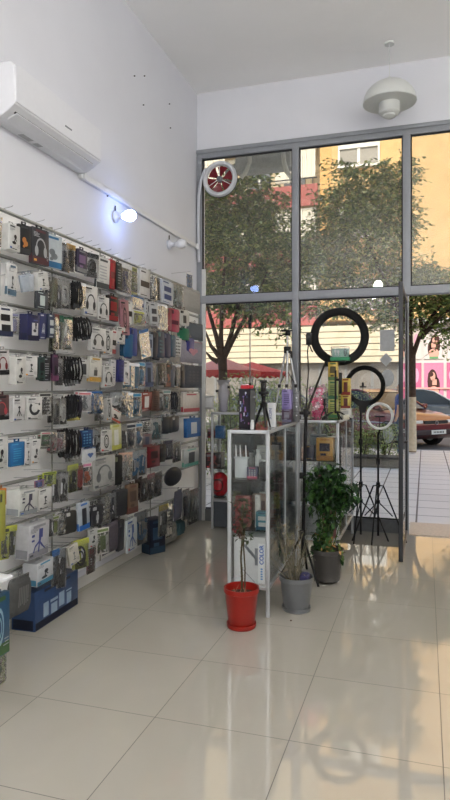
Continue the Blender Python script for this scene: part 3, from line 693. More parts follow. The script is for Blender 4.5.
(6, 51.5, 58, 432, 453, 'bag', .02, (60, 44, 48), (150, 50, 66), 'dots', None, 'dark red dotted packet'),
(6, 58.5, 64.5, 432, 452, 'bag', .02, (52, 46, 48), (110, 50, 60), 'blob', None, 'dark maroon packet'),
(6, 66, 72.5, 428, 458, 'cable', .03, (26, 24, 26), DG, 'none', None, 'long black cables'),
(6, 73, 80, 428, 460, 'cable', .03, (36, 32, 34), (170, 170, 166), 'none', None, 'long black and white cables'),
(6, 83, 92, 430, 447, 'box', .02, (22, 60, 116), (90, 150, 190), 'dots', None, 'small blue box'),
(6, 93, 101, 429, 453, 'bag', .02, (160, 166, 170), DG, 'ushape', None, 'pale packet with curved cable'),
(6, 85, 97, 447.5, 463, 'pouch', .02, (210, 214, 216), (60, 96, 160), 'heart', None, 'white bag with blue print'),
(6, 102, 111.5, 430, 452, 'hbox', .03, (206, 206, 202), (40, 42, 42), 'loop', None, 'pale box with black oval cable'),
(6, 113, 122, 424, 450, 'box', .01, (208, 206, 150), (226, 226, 214), 'phone', (186, 186, 70), 'yellow framed box'),
(6, 122.5, 127.5, 424, 449, 'bag', .02, (150, 150, 142), DG, 'plug', None, 'dull packet with plug'),
(6, 128, 136, 424, 451, 'card', .01, (200, 206, 206), (56, 66, 80), 'spray', None, 'card with black marks'),
(6, 136.5, 144, 423, 448, 'card', .01, (196, 206, 210), (40, 130, 186), 'blob', None, 'card with blue patch'),
(6, 144, 150.5, 419, 433, 'card', .01, (214, 214, 210), K, 'dots', None, 'card of black dots'),
(6, 144.5, 152, 434, 447, 'box', .015, (120, 110, 116), (60, 74, 104), 'phone', (130, 70, 70), 'small phone box'),
(6, 152.5, 159.5, 418, 440, 'bag', .03, (196, 198, 194), TE, 'tripod', None, 'pale packet with green stick'),
(6, 160, 167, 417, 434, 'case', .025, (36, 42, 52), TE, 'none', None, 'dark rounded case'),
(6, 167.5, 172.5, 417, 433, 'case', .025, (26, 28, 36), G, 'none', None, 'black rounded case'),
(6, 173, 179, 416, 432, 'case', .025, (38, 44, 56), G, 'none', None, 'slate rounded case'),
(6, 186, 198.5, 418, 437, 'box', .035, (28, 100, 172), (206, 212, 216), 'phone', (28, 90, 160), 'blue box with pale front'),
(7, -3, 8, 489, 506, 'box', .02, (206, 120, 40), (90, 60, 36), 'blob', None, 'orange box'),
(7, 19, 37.5, 489, 514, 'box', .09, (214, 216, 210), (70, 66, 90), 'figure', (150, 156, 160), 'wide white box with purple tripod'),
(7, 38.5, 51, 488, 509, 'box', .02, (220, 220, 214), (50, 50, 54), 'stick', None, 'white box with black pliers'),
(7, 36, 44, 480, 488, 'card', .01, (186, 120, 140), (70, 90, 170), 'phone', None, 'small pink card'),
(7, 45, 54, 472, 485, 'card', .01, (196, 212, 60), (90, 110, 60), 'holder', None, 'lime green card'),
(7, 53.5, 60, 474, 503, 'bag', .02, (170, 172, 168), DG, 'tripod', None, 'silver packet with stand'),
(7, 60.5, 67.5, 472, 502, 'bag', .02, (150, 152, 150), K, 'stick', None, 'silver packet with dark stick'),
(7, 69, 77.5, 465, 493, 'bag', .02, (150, 156, 84), (66, 66, 60), 'holder', (190, 200, 90), 'yellow green packet'),
(7, 79, 84.5, 465, 491, 'bag', .02, (150, 80, 60), (190, 60, 50), 'cables', None, 'packet of red cable'),
(7, 85, 92, 463, 487, 'card', .01, (222, 216, 210), (206, 96, 50), 'blob', (216, 120, 160), 'white and orange card'),
(7, 94, 115, 456, 488, 'hbox', .04, (176, 178, 172), (110, 114, 116), 'phones', None, 'large silver headphones box'),
(7, 116, 121.5, 455, 485, 'case', .03, (36, 36, 34), OL, 'none', None, 'tall black case'),
(7, 122, 130, 453, 481, 'bag', .02, (196, 168, 150), (150, 150, 150), 'blob', (216, 176, 150), 'peach packet'),
(7, 131, 138, 451, 480, 'bag', .02, (190, 200, 204), (34, 120, 180), 'ushape', None, 'packet with blue curve'),
(7, 138.5, 146, 449, 476, 'bag', .02, (196, 202, 202), (60, 130, 180), 'spray', None, 'pale packet with blue spray'),
(7, 150, 160, 446, 467, 'box', .02, (130, 26, 38), (50, 20, 26), 'screen', None, 'dark red box'),
(7, 161, 166, 444, 462, 'case', .03, (28, 28, 30), DG, 'none', None, 'short black case'),
(7, 166.5, 173, 440, 460, 'bag', .02, (60, 54, 96), (40, 40, 70), 'cables', None, 'purple packet'),
(7, 174, 181, 442, 462, 'bag', .02, (120, 122, 116), DG, 'loop', None, 'mid grey packet'),
(7, 186, 199, 448, 466, 'box', .025, (206, 210, 206), (80, 84, 88), 'phone', (110, 190, 170), 'white box with mint edge'),
(8, 6, 12, 528, 560, 'card', .02, (196, 204, 60), (60, 62, 58), 'tripod', None, 'lime card with black tripod'),
(8, 12.5, 19.5, 526, 556, 'bag', .03, (150, 158, 90), (66, 68, 64), 'tripod', (206, 214, 60), 'lime topped packet'),
(8, 26.5, 47, 522, 556, 'box', .09, (200, 202, 206), (70, 80, 150), 'figure', (150, 152, 158), 'large box with blue tripod picture'),
(8, 47.5, 53, 515, 537, 'bag', .02, (150, 152, 148), (80, 82, 84), 'tripod', None, 'grey tripod packet'),
(8, 53.5, 59.5, 516, 536, 'card', .01, (206, 208, 196), (130, 150, 70), 'phone', None, 'pale card with green item'),
(8, 60, 67, 514, 534, 'bag', .02, (176, 178, 172), GR, 'plug', None, 'silver grey packet'),
(8, 68.5, 77, 511, 533, 'case', .03, (58, 56, 52), (206, 206, 200), 'none', None, 'dark brown case with white tag'),
(8, 77.5, 88, 502, 530, 'box', .02, (180, 190, 200), (44, 46, 52), 'phone', (30, 100, 190), 'pale box with dark phone'),
(8, 94, 102.5, 505, 526, 'case', .02, (44, 46, 52), G, 'watch', None, 'black watch strap case'),
(8, 103, 109, 497, 522, 'bag', .02, (130, 132, 138), DG, 'dots', None, 'speckled silver packet'),
(8, 109.5, 116, 493, 520, 'bag', .02, (146, 148, 152), (70, 72, 84), 'figure', None, 'silver packet with grey figure'),
(8, 117, 126, 489, 516, 'case', .03, (50, 52, 56), DG, 'none', None, 'large charcoal case'),
(8, 127.5, 137.5, 484, 513, 'box', .03, (130, 100, 76), (96, 74, 60), 'screen', (120, 70, 62), 'brown wooden coloured box'),
(8, 142, 148, 478, 502, 'bag', .03, (96, 72, 66), (50, 34, 34), 'loop', None, 'brown packet'),
(8, 148.5, 156, 474, 500, 'bag', .03, (110, 92, 84), (60, 46, 46), 'buds', (150, 76, 84), 'dusty brown packet with pink foot'),
(8, 156.5, 164, 472, 497, 'bag', .03, (92, 78, 74), (60, 44, 44), 'blob', None, 'dark brown packet'),
(8, 169, 182, 467, 486, 'oval', .06, (34, 34, 42), G, 'none', None, 'black oval hard case'),
(9, 13, 31, 576, 615, 'pouch', .06, (92, 94, 92), (120, 122, 120), 'cables', None, 'big dark grey bag'),
(9, 37, 53.5, 560, 583, 'box', .10, (206, 210, 214), (50, 54, 60), 'holder', (60, 140, 180), 'white and blue box above floor box'),
(9, 54, 60, 550, 586, 'bag', .03, (140, 142, 146), (80, 84, 90), 'figure', (50, 110, 180), 'grey crinkled packet with blue top'),
(9, 60.5, 67, 548, 588, 'bag', .03, (120, 124, 128), DG, 'spray', None, 'grey crinkled packet'),
(9, 69, 77, 545, 565, 'box', .02, (206, 202, 186), GR, 'stick', None, 'beige box leaning'),
(9, 77.5, 88, 540, 569, 'bag', .03, (180, 188, 60), (40, 42, 44), 'loop', (200, 206, 70), 'yellow packet with black cable'),
(9, 88.5, 97, 548, 573, 'bag', .02, (130, 60, 66), (90, 40, 48), 'lines', None, 'dull red packet'),
(9, 91.5, 98, 529, 547, 'box', .02, (196, 198, 194), DG, 'holder', None, 'small white box above red packet'),
(9, 98.5, 106, 528, 554, 'card', .01, (216, 214, 204), (110, 130, 70), 'phone', None, 'white card with green item'),
(9, 106.5, 119.5, 522, 553, 'pouch', .04, (92, 86, 96), (60, 58, 66), 'none', None, 'purple grey bag'),
(9, 120, 125, 520, 551, 'case', .03, (44, 44, 54), DG, 'none', None, 'narrow dark case'),
(9, 126, 136, 519, 551, 'box', .02, (196, 206, 212), (44, 84, 160), 'figure', None, 'white box with blue machine'),
(9, 136.5, 147, 511, 545, 'bag', .03, (170, 184, 194), (40, 120, 180), 'ushape', None, 'pale packet with turquoise curve'),
(9, 161, 168, 505, 536, 'bag', .04, (170, 170, 160), GR, 'spray', (190, 170, 60), 'clear bag with yellow tag'),
(9, 168.5, 175.5, 502, 538, 'bag', .04, (140, 142, 134), (190, 190, 184), 'loop', None, 'clear bag with pale coil'),
(9, 176, 183, 490, 520, 'pouch', .03, (96, 98, 116), DG, 'none', None, 'slate cloth bag'),
(9, 183.5, 189.5, 489, 520, 'bag', .03, (170, 172, 178), (40, 44, 90), 'phone', None, 'packet with navy phone'),
(9, 190, 200, 489, 524, 'bag', .04, (176, 176, 166), (206, 206, 196), 'spray', None, 'cream bag by the corner post'),
]
ORD = ['', 'top', 'second', 'third', 'fourth', 'fifth', 'sixth', 'seventh', 'eighth', 'lowest']
GRP = ['', 'accessories in the top row', 'accessories in the second row', 'accessories in the third row', 'accessories in the fourth row', 'accessories in the fifth row',
       'accessories in the sixth row', 'accessories in the seventh row', 'accessories in the eighth row', 'accessories in the lowest row']
XF = WX+.21
hooks = []; last = {}; used = set()
rz9 = PI/2
def hook_for(y, z, X1):
    for (y0, y1, e) in panels:
        if y0 <= y <= y1:
            h = MB(); h.tube([(.02, 0, -.004), (X1-WX-.002, 0, .004), (X1-WX+.008, 0, .010)], .0018, M_STEEL, 5)
            h.build('hook', e, loc=(0, y-(y0+y1)/2, z)); return
for i, (row, x0, x1, y0, y1, kind, t, c1, c2, g, c3, look) in enumerate(ITEMS):
    r = random.Random(i*13+5)
    a = on_x(x0, y0, XF); c = on_x(x1, y1, XF)
    top = on_x((x0+x1)/2, y0, XF).z; bot = on_x((x0+x1)/2, y1, XF).z
    w = abs(c.y-a.y)*(.99 if kind in ('box', 'hbox') else 1.08); h = top-bot; y = (a.y+c.y)/2
    o = pack(kind, w, h, t, c1, c2, g, c3, seed=i)
    if kind in ('box', 'hbox'): yaw = r.uniform(-.22, .04) if t < .05 else r.uniform(-.03, .03)
    else: yaw = r.uniform(-.42, .06)
    if w > .17: yaw *= .25
    roll = r.uniform(-.05, .05) if w < .2 else r.uniform(-.015, .015)
    if 'tilted' in look or 'slanted' in look or 'leaning' in look: roll = -.22 if row != 5 else .3
    dep = max(t, .012)
    o.location = (XF-dep*.9+r.uniform(-.012, .012), y, top)
    o.rotation_euler = (r.uniform(-.03, .05), roll, rz9+yaw)
    n0, n1 = last.get(row, (None, None))
    base = '%s, in the %s row of the side wall' % (look, ORD[row])
    lab = base
    assert lab not in used, lab
    used.add(lab); tag(o, lab, KC[kind], GRP[row])
    hook_for(y, top+.010, o.location.x+.01)
    # a second one of the same kind behind it on the hook
    if kind in ('bag', 'sheet', 'card', 'case', 'cable') and w < .14 and (i % 2 == 0 or kind == 'cable' or x0 > 96) and dep < .045:
        q = o.copy(); COL.objects.link(q)
        for ch in o.children:
            k = ch.copy(); COL.objects.link(k); k.parent = q
        q.location.x -= dep+.018; q.location.y += r.uniform(-.008, .012); q.location.z += r.uniform(-.02, .012); q.rotation_euler.y += r.uniform(-.06, .06)
        l2 = 'rear twin, hooked behind the %s, %s row' % (look, ORD[row]); assert l2 not in used; used.add(l2); q['label'] = l2
# bare hooks above the top rail
for px in (4, 22, 36, 54, 66, 76, 84, 92, 104, 112, 124, 138, 150):
    p = on_x(px, 300, WX+.03); hook_for(p.y, RZ[0]+.010, WX+.085)
# near-edge stand with packs (cut by the left edge of the photo) + white shelf corner
p = on_x(2, 600, WX+.36)
e = tag(pack('hbox', .16, .30, .03, (40, 90, 130), (150, 190, 210), 'loop', (70, 110, 60)), 'blue and green box at the lower left edge beside the grey bag', 'box')
q = on_x(4.5, 588, WX+.42); e.location = (WX+.42, q.y-.08, .46); e.rotation_euler = (0, 0, rz9)
e = tag(pack('card', .16, .22, .02, (130, 160, 60), (60, 90, 40), 'blob', (190, 200, 90)), 'green card at the lower left edge under the blue and green box', 'packet')
e.location = (WX+.42, q.y-.08, .225); e.rotation_euler = (0, 0, rz9)
b = MB(); q = on_x(11, 577, WX+.52)
e = tag(empty('leaflet_stand', (WX+.30, q.y-.25, 0)), 'low white stand cut by the lower left edge of the photo', 'stand')
b.rbox(-.18, .24, -.24, .24, q.z-.0, q.z+.015, M_WHT, r=.004, axis='z'); b.build('top', e)
b = MB(); b.rbox(-.16, .05, -.22, .1, 0, .02, M_WHT, r=.004, axis='z'); b.build('base', e)
b = MB(); b.rbox(-.1, -.06, -.05, -.01, .02, q.z, M_WHT, r=.004, axis='z'); b.build('post', e)
b = MB(); b.box(-.06, .13, .05, .055, .2, q.z, M_WHT); b.build('hanger', e)
# yellow pole pack at far left
p = on_x(2, 515, XF+.08)
o = pack('case', .05, .26, .04, (172, 172, 66), (70, 70, 56), 'none', None); o.location = (XF+.06, p.y-.02, p.z+.13); o.rotation_euler = (0, 0, rz9)
tag(o, 'long yellow case at the left edge between the seventh and eighth rows', 'case'); hook_for(p.y, p.z+.145, XF+.05)
# things standing on the floor under the wall
def floor_pack(px, py, w, h, t, c1, c2, g, c3, lab, cat, rz=rz9, kind='box', off=.1):
    q = on_z(px, py); o = pack(kind, w, h, t, c1, c2, g, c3, hang=False, seed=px); o.location = (q.x-t if abs(rz-rz9) < .01 else q.x, q.y+off, h+.001)
    o.rotation_euler = (0, 0, rz); return tag(o, lab, cat)
fa = on_z(27, 632); fb = on_z(66, 603)
w = fb.y-fa.y
o = pack('box', w, .235, .16, (44, 74, 122), (150, 176, 200), 'pics', (24, 32, 56), hang=False); o.location = (max(fa.x-.16, WX+.02), (fa.y+fb.y)/2, .236); o.rotation_euler = (0, 0, rz9+.03)
tag(o, 'long blue picture box standing on the floor under the side wall', 'box')
fa = on_z(144, 553); fb = on_z(161.5, 553)
q = on_z(151, 553)
o = pack('box', .17, .30, .14, (22, 30, 56), (60, 90, 120), 'screen', (40, 70, 96), hang=False); o.location = (q.x-.06, q.y+.07, .301); o.rotation_euler = (0, 0, PI/2-.5)
tag(o, 'navy blue box standing on the floor below the display wall', 'box')
q = on_z(185, 537)
o = pack('pouch', .20, .15, .10, (66, 104, 112), (40, 60, 70), 'none', None, seed=3); o.location = (q.x-.12, q.y-.02, .165); o.rotation_euler = (0, 0, rz9)
tag(o, 'teal bag lying on the floor near the corner post', 'bag')
q = on_z(173, 545)
o = pack('pouch', .20, .20, .10, (150, 150, 140), (190, 190, 180), 'spray', None, seed=4); o.location = (q.x-.10, q.y+.02, .215); o.rotation_euler = (0, 0, rz9)
tag(o, 'pale crumpled bag on the floor right of the navy box', 'bag')
# ================================================================== GLASS COUNTERS
M_SHELF = clear('shelf_glass', (.84, .91, .89), .05, 1.0, .01, (.55, .66, .62))
def counter(corner, w, d, h, rz, lab, shelves, bottom=.19, kick=False):
    """origin: front right floor corner; local -x runs left, +y runs back"""
    e = tag(empty('glass_counter', (corner[0], corner[1], 0), rz), lab, 'display counter', 'glass display counters')
    p = .024
    for (x, y) in ((-p, 0), (-w, 0), (-p, d-p), (-w, d-p)):
        b = MB(); b.rbox(x, x+p, y, y+p, .0, h, M_ALU, r=.004, axis='z'); b.build('post', e, smooth=True)
    for z, th in ((h, .022), (bottom, .02)):
        for q in ((-w, 0, 0, p, 'x'), (-w, 0, d-p, d, 'x')):
            b = MB(); b.rbox(q[0], q[1], q[2], q[3], z-th, z+.0015, M_ALU, r=.004, axis='x'); b.build('rail', e, smooth=True)
        for x in (-w, -p):
            b = MB(); b.rbox(x, x+p, 0, d, z-th, z+.001, M_ALU, r=.004, axis='y'); b.build('rail', e, smooth=True)
    nm = d > .7
    if nm:
        b = MB(); b.rbox(-.016, -.004, d*.52, d*.52+.012, bottom, h-.02, M_ALU, r=.002, axis='z'); b.build('post', e)
    for nme, q in (('front_glass', (-w+p, -p, .008, .012)), ('back_glass', (-w+p, -p, d-.012, d-.008))):
        b = MB(); b.box(q[0], q[1], q[2], q[3], bottom, h-.02, M_GLASS); b.build(nme, e)
    b = MB(); b.box(-.012, -.008, p, d-p, bottom, h-.02, M_GLASS); b.build('side_glass', e)
    b = MB(); b.box(-w+.008, -w+.012, p, d-p, bottom, h-.02, M_GLASS); b.build('side_glass', e)
    b = MB(); b.box(-w+.01, -.01, .01, d-.01, h-.004, h+.002, M_SHELF); b.build('top_glass', e)
    for z in shelves:
        b = MB(); b.box(-w+.014, -.014, .014, d-.014, z-.006, z, M_SHELF); b.build('shelf', e)
    b = MB(); b.box(-w+.01, -.01, .01, d-.01, bottom-.016, bottom, mat((200, 202, 200), .4, var=.02)); b.build('bottom_board', e)
    if kick:
        b = MB(); b.box(-w+.02, -.02, .02, d-.02, .02, bottom-.02, mat((70, 76, 82), .5)); b.build('plinth', e)
        b = MB(); b.box(-w/2-.004, -w/2+.004, .012, .02, .02, bottom-.02, M_BLK); b.build('plinth_joint', e)
    return e
C1 = (-.935, 3.86); R1 = math.radians(2.5); H1 = 1.18
c1 = counter(C1, .275, 1.22, H1, R1, 'tall narrow glass counter behind the red plant pot', (.54, .864))
C2 = (-.678, 5.24); H2 = 1.178
c2 = counter(C2, .35, 1.12, H2, 0, 'glass counter behind the leafy green plant, topped by yellow boxes', (.50, .84), kick=False)
C3 = (-1.14, 6.13); H3 = 1.20
c3 = counter(C3, .965, .27, H3, 0, 'low wide glass counter along the window behind the other two', (.62, .93), bottom=.30, kick=True)
def loc1(x, y, z): # cabinet-1 local to world
    return Vector((C1[0]+x*math.cos(R1)-y*math.sin(R1), C1[1]+x*math.sin(R1)+y*math.cos(R1), z))
EXT = []
def stand(kind, w, h, t, c1_, c2_, g, c3_, loc, lab, cat='box', rz=0, group=None, seed=0):
    o = pack(kind, w, h, t, c1_, c2_, g, c3_, hang=False, seed=seed); o.location = (loc[0], loc[1], loc[2]+h+.0008); o.rotation_euler = (0, 0, rz)
    return tag(o, lab, cat, group)
GA, GB, GC, GD = 'goods on the upper shelf of the tall narrow counter', 'goods on the middle shelf of the tall narrow counter', 'goods on the bottom of the tall narrow counter', 'goods in the counter behind the leafy plant'
# --- counter 1, upper shelf
def router(loc, lab, col=(196, 202, 206)):
    e = tag(empty('wifi_router', loc), lab, 'router', GA)
    m = mat(col, .4, var=.02)
    b = MB(); b.rbox(-.042, .042, -.012, .012, 0, .125, m, r=.004); b.build('casing', e, smooth=True)
    b = MB(); b.rbox(-.048, .048, -.02, .02, .125, .135, m, r=.006, axis='z'); b.build('top_cap', e, smooth=True)
    for x in (-.038, -.008, .03):
        b = MB(); b.tube([(x, .006, .13), (x-.004, .008, .21)], [.0055, .004], M_WHT, 8); b.build('antenna', e)
router(loc1(-.205, .10, .864), 'pale router box with upright antennas on the upper counter shelf')
stand('box', .05, .10, .04, (200, 206, 204), GR, 'lines', None, loc1(-.10, .30, .864), 'small clear box behind the pink strip on the upper shelf', 'box', R1, GA)
stand('box', .07, .075, .05, (40, 40, 92), G, 'dots', (206, 70, 110), loc1(-.125, .11, .864), 'navy box with pink band on the upper counter shelf', 'box', R1, GA)
stand('box', .045, .105, .05, (22, 22, 26), DG, 'none', None, loc1(-.058, .12, .864), 'plain black box by the front post on the upper shelf', 'box', R1, GA)
for k, (x, y, hh, c_) in enumerate(((-.15, .36, .16, (210, 214, 214)), (-.07, .37, .15, (190, 196, 200)), (-.21, .40, .13, (120, 124, 126)))):
    b = MB(); b.lathe([(.02, 0), (.022, .01), (.022, hh*.7), (.012, hh*.82), (.012, hh*.9), (.014, hh*.9), (.014, hh), (0, hh)], mat(c_, .3), 16)
    o = b.build('bottle', smooth=True); o.location = loc1(x, y, .8645)
    tag(o, ['tall white bottle on the upper shelf of the tall counter', 'shorter pale bottle on the upper shelf by the side glass', 'grey bottle on the upper shelf at the back left'][k], 'bottle', GA)
stand('box', .16, .17, .10, (206, 208, 204), G, 'lines', None, loc1(-.13, .62, .864), 'pale square box in the middle of the upper counter shelf', 'box', R1+.18, GA)
stand('box', .15, .10, .10, (176, 132, 90), (90, 60, 60), 'blob', (60, 90, 110), loc1(-.13, .84, .864), 'tan box further back on the upper counter shelf', 'box', R1+.15, GA)
stand('box', .13, .20, .10, (62, 96, 116), (40, 50, 60), 'screen', None, loc1(-.13, 1.06, .864), 'slate blue box at the back of the upper counter shelf', 'box', R1+.1, GA)
# middle shelf
stand('box', .10, .20, .05, (146, 52, 50), (60, 30, 34), 'blob', (120, 40, 40), loc1(-.20, .16, .54), 'red box on the middle shelf of the tall counter', 'box', R1, GB)
stand('box', .035, .21, .03, (214, 214, 208), G, 'none', None, loc1(-.10, .14, .54), 'slim upright white box on the middle shelf', 'box', R1, GB)
stand('box', .08, .115, .05, (60, 140, 160), (206, 214, 214), 'two', (30, 90, 120), loc1(-.058, .10, .54), 'turquoise box by the front post on the middle shelf', 'box', R1, GB)
stand('box', .11, .18, .03, (150, 120, 100), (96, 60, 56), 'screen', None, loc1(-.13, .36, .54), 'brown box behind the turquoise one on the middle shelf', 'box', R1, GB)
stand('box', .10, .17, .07, (206, 210, 206), DG, 'two', None, loc1(-.12, .50, .54), 'white box with dark windows, middle shelf at the side glass', 'box', R1+.22, GB)
stand('box', .11, .13, .09, (176, 176, 60), (90, 110, 50), 'blob', (60, 70, 60), loc1(-.12, .72, .54), 'yellow box on the middle shelf of the tall counter', 'box', R1+.22, GB)
stand('box', .11, .17, .09, (36, 44, 50), GR, 'lines', None, loc1(-.12, .90, .54), 'dark box beyond the yellow one on the middle shelf', 'box', R1+.22, GB)
stand('box', .11, .15, .09, (190, 196, 190), DG, 'dots', None, loc1(-.12, 1.08, .54), 'pale box at the back of the middle shelf', 'box', R1+.22, GB)
# bottom: white printer box with the word COLOR on its edge
e = tag(empty('printer_box', loc1(-.135, .05, .19), R1), 'big white printer box with COLOR in blue, bottom of the tall counter', 'box')
MWB = mat((214, 216, 218), .5, var=.03)
b = MB(); b.rbox(-.108, .098, 0, .30, .001, .30, MWB, r=.003); b.polys([bar(-.04+.02*k, .25-.02*k, .0+.02*k, .20-.02*k, .016) for k in range(3)]+[bar(.04, .23, .04, .12, .02), bar(-.06, .10, .03, .01, .004)], -.0012, mat((130, 134, 142), .5)); b.build('carton', e)
b = MB(); b.box(.052, .097, -.003, -.0008, .004, .262, mat((236, 238, 240), .5, var=.01)); b.build('printed_edge', e)
def text(s, size, ma, parent, loc, rot, name='lettering', ext=.0006, off=0):
    cu = bpy.data.curves.new(name, 'FONT'); cu.body = s; cu.size = size; cu.extrude = ext; cu.align_x = 'CENTER'; cu.align_y = 'CENTER'
    cu.offset = off; t_ = bpy.data.objects.new('tmp', cu); COL.objects.link(t_); dg = bpy.context.evaluated_depsgraph_get(); me = bpy.data.meshes.new_from_object(t_.evaluated_get(dg)); bpy.data.objects.remove(t_)
    me.materials.clear(); me.materials.append(ma); o = bpy.data.objects.new(name, me); COL.objects.link(o); o.parent = parent; o.location = loc; o.rotation_euler = rot
    return o
MBT = mat((36, 96, 186), .5, var=.02)
text('COLOR', .036, MBT, e, (.076, -.0036, .19), (PI/2, -PI/2, 0), off=.001)
b = MB(); b.polys([rc(.068+.0, .082, .03+.016*k, .040+.016*k) for k in range(5)], -.0034, mat((96, 150, 206), .5)); b.build('small_print', e)
for k, (y, w_, h_, cc, nm) in enumerate(((.50, .12, .27, (40, 90, 130), 'blue box behind the printer box in the tall counter'), (.66, .14, .20, (206, 210, 210), 'white box at the bottom beside the blue ones'),
        (.82, .12, .24, (30, 110, 90), 'green box at the bottom of the tall counter'), (.98, .13, .27, (60, 60, 110), 'indigo box at the bottom of the tall counter'), (1.13, .13, .22, (190, 190, 186), 'grey white box at the far bottom of the tall counter'))):
    stand('box', w_, h_, .10, cc, G, ['two', 'lines', 'blob', 'screen', 'lines'][k], None, loc1(-.13, y, .19), nm, 'box', R1+.15, GC)
# --- counter 2
def loc2(x, y, z): return Vector((C2[0]+x, C2[1]+y, z))
stand('box', .14, .19, .10, (206, 150, 50), (40, 34, 60), 'screen', (180, 120, 40), loc2(-.125, .14, .84), 'orange and dark box on the upper shelf behind the plant', 'box', 0, GD)
stand('box', .08, .12, .05, (50, 46, 70), (200, 150, 50), 'none', None, loc2(-.26, .12, .84), 'dark purple box left of the orange one', 'box', 0, GD)
stand('box', .14, .20, .10, (120, 132, 142), (90, 100, 110), 'lines', None, loc2(-.22, .38, .84), 'grey striped box further back on the upper shelf', 'box', 0, GD)
stand('box', .14, .16, .10, (196, 200, 200), G, 'lines', None, loc2(-.12, .66, .84), 'pale box in the upper back of the plant-side counter', 'box', .1, GD)
stand('box', .12, .15, .10, (110, 40, 44), DG, 'blob', None, loc2(-.12, .9, .84), 'dark red box in the upper back of the plant-side counter', 'box', .1, GD)
for k, (x, y, z, cc, nm) in enumerate(((-.12, .12, .50, (170, 110, 116), 'pink box on the lower shelf behind the plant'), (-.25, .16, .50, (150, 156, 160), 'grey box on the lower shelf behind the plant'), (-.15, .5, .50, (196, 200, 196), 'white box deep on the lower shelf behind the plant'),
       (-.08, .16, .19, (196, 120, 124), 'salmon box at the bottom behind the dark plant pot'), (-.25, .2, .19, (186, 190, 194), 'white box at the bottom behind the grey plant pot'), (-.14, .6, .19, (90, 110, 130), 'blue grey box at the far bottom of the plant-side counter'))):
    stand('box', .12, .22 if z > .4 else .24, .10, cc, G, 'lines', None, loc2(x, y, z), nm, 'box', 0, GD)
# --- counter 3 along the window
def loc3(px, Y, z): p = on_y(px, 400, Y); return Vector((p.x, Y, z))
GE = 'goods in the low counter along the window'
stand('box', .10, .13, .04, (26, 100, 170), (20, 70, 130), 'none', None, loc3(221, 6.2, .93), 'bright blue box standing high in the counter by the window', 'box', 0, GE)
stand('box', .14, .09, .10, (60, 34, 40), (170, 60, 70), 'figure', None, loc3(216.5, 6.27, .93-.0), 'dark box with red picture in the window counter', 'box', 0, GE)
# move: sits on a stack of two on lower shelf
stand('box', .17, .16, .12, (44, 38, 42), (150, 60, 66), 'figure', None, loc3(217, 6.26, .62), 'black and red box on the middle shelf by the window', 'box', 0, GE)
e = tag(empty('red_speaker', loc3(220, 6.27, .30)), 'round glossy red portable speaker in the window counter', 'speaker')
T = T_(0, 0, .14) @ Matrix.Diagonal((.10, .09, .13, 1)).to_4x4(); b = MB(); vs = []; fs = []
for i in range(13):
    for j in range(24): p_ = PI*i/12; a = 2*PI*j/24; vs.append((math.sin(p_)*math.cos(a), math.sin(p_)*math.sin(a), math.cos(p_)))
for i in range(12):
    for j in range(24): fs.append((i*24+j, i*24+(j+1) % 24, (i+1)*24+(j+1) % 24, (i+1)*24+j))
b.add(vs, fs, mat((176, 18, 34), .25, coat=.6), T); b.build('shell', e, smooth=True)
b = MB(); b.torus(.06, .006, M_BLK, 24, 6, T_(0, -.085, .14)); b.build('trim_ring', e, smooth=True)
b = MB(); b.lathe([(.06, 0), (.065, .012), (.05, .025), (0, .025)], M_BLK, 20); b.build('foot', e, smooth=True)
for k, px in enumerate((243, 262, 283)):
    stand('box', .13, .2, .10, ((130, 60, 60), (190, 196, 196), (60, 90, 120))[k], G, 'screen', None, loc3(px, 6.26, .62), ['dull red box in the window counter', 'white box in the window counter', 'blue box in the window counter'][k]+' behind the tall narrow counter', 'box', 0, GE)

# ------------------------------------------------------------------ things on the counters
# on the tall narrow counter
def at1(px, yloc):      # point on the counter top seen at pixel column px, yloc deep
    Y = C1[1]+yloc; p = on_y(px, 420, Y); return Vector((p.x, Y, H1+.003))
e = tag(empty('speaker_box', at1(247.5, .12), R1-.32), 'tall black box with purple print on the narrow counter', 'box')
b = MB(); b.rbox(-.048, .038, -.03, .035, 0, .262, mat((34, 32, 40), .4, coat=.2), r=.002)
for k in range(26):
    x = rnd.uniform(-.042, .024); z = rnd.uniform(.02, .23)
    b.polys([rc(x, x+rnd.uniform(.003, .012), z, z+rnd.uniform(.006, .03))], -.0312-.00003*k, mat([(120, 96, 160), (150, 90, 130), (176, 180, 196), (70, 80, 120)][k % 4], .4))
b.box(.0378, .0388, -.026, .03, .01, .25, mat((84, 86, 86), .5)); b.build('carton', e)
b = MB(); b.rbox(-.04, .03, -.025, .028, .2625, .285, mat((190, 46, 58), .4), r=.006); b.rbox(-.035, .0, -.024, .02, .2855, .292, mat((226, 200, 206), .4), r=.003); b.build('red_lid', e)
b = MB(); b.lathe([(.011, 0), (.012, .003), (.012, .045), (.009, .05), (.009, .062), (0, .062)], mat((206, 208, 208), .4), 16)
o = b.build('small_bottle', smooth=True); o.location = at1(252.3, .045); tag(o, 'small white bottle in front of the black speaker box', 'bottle')
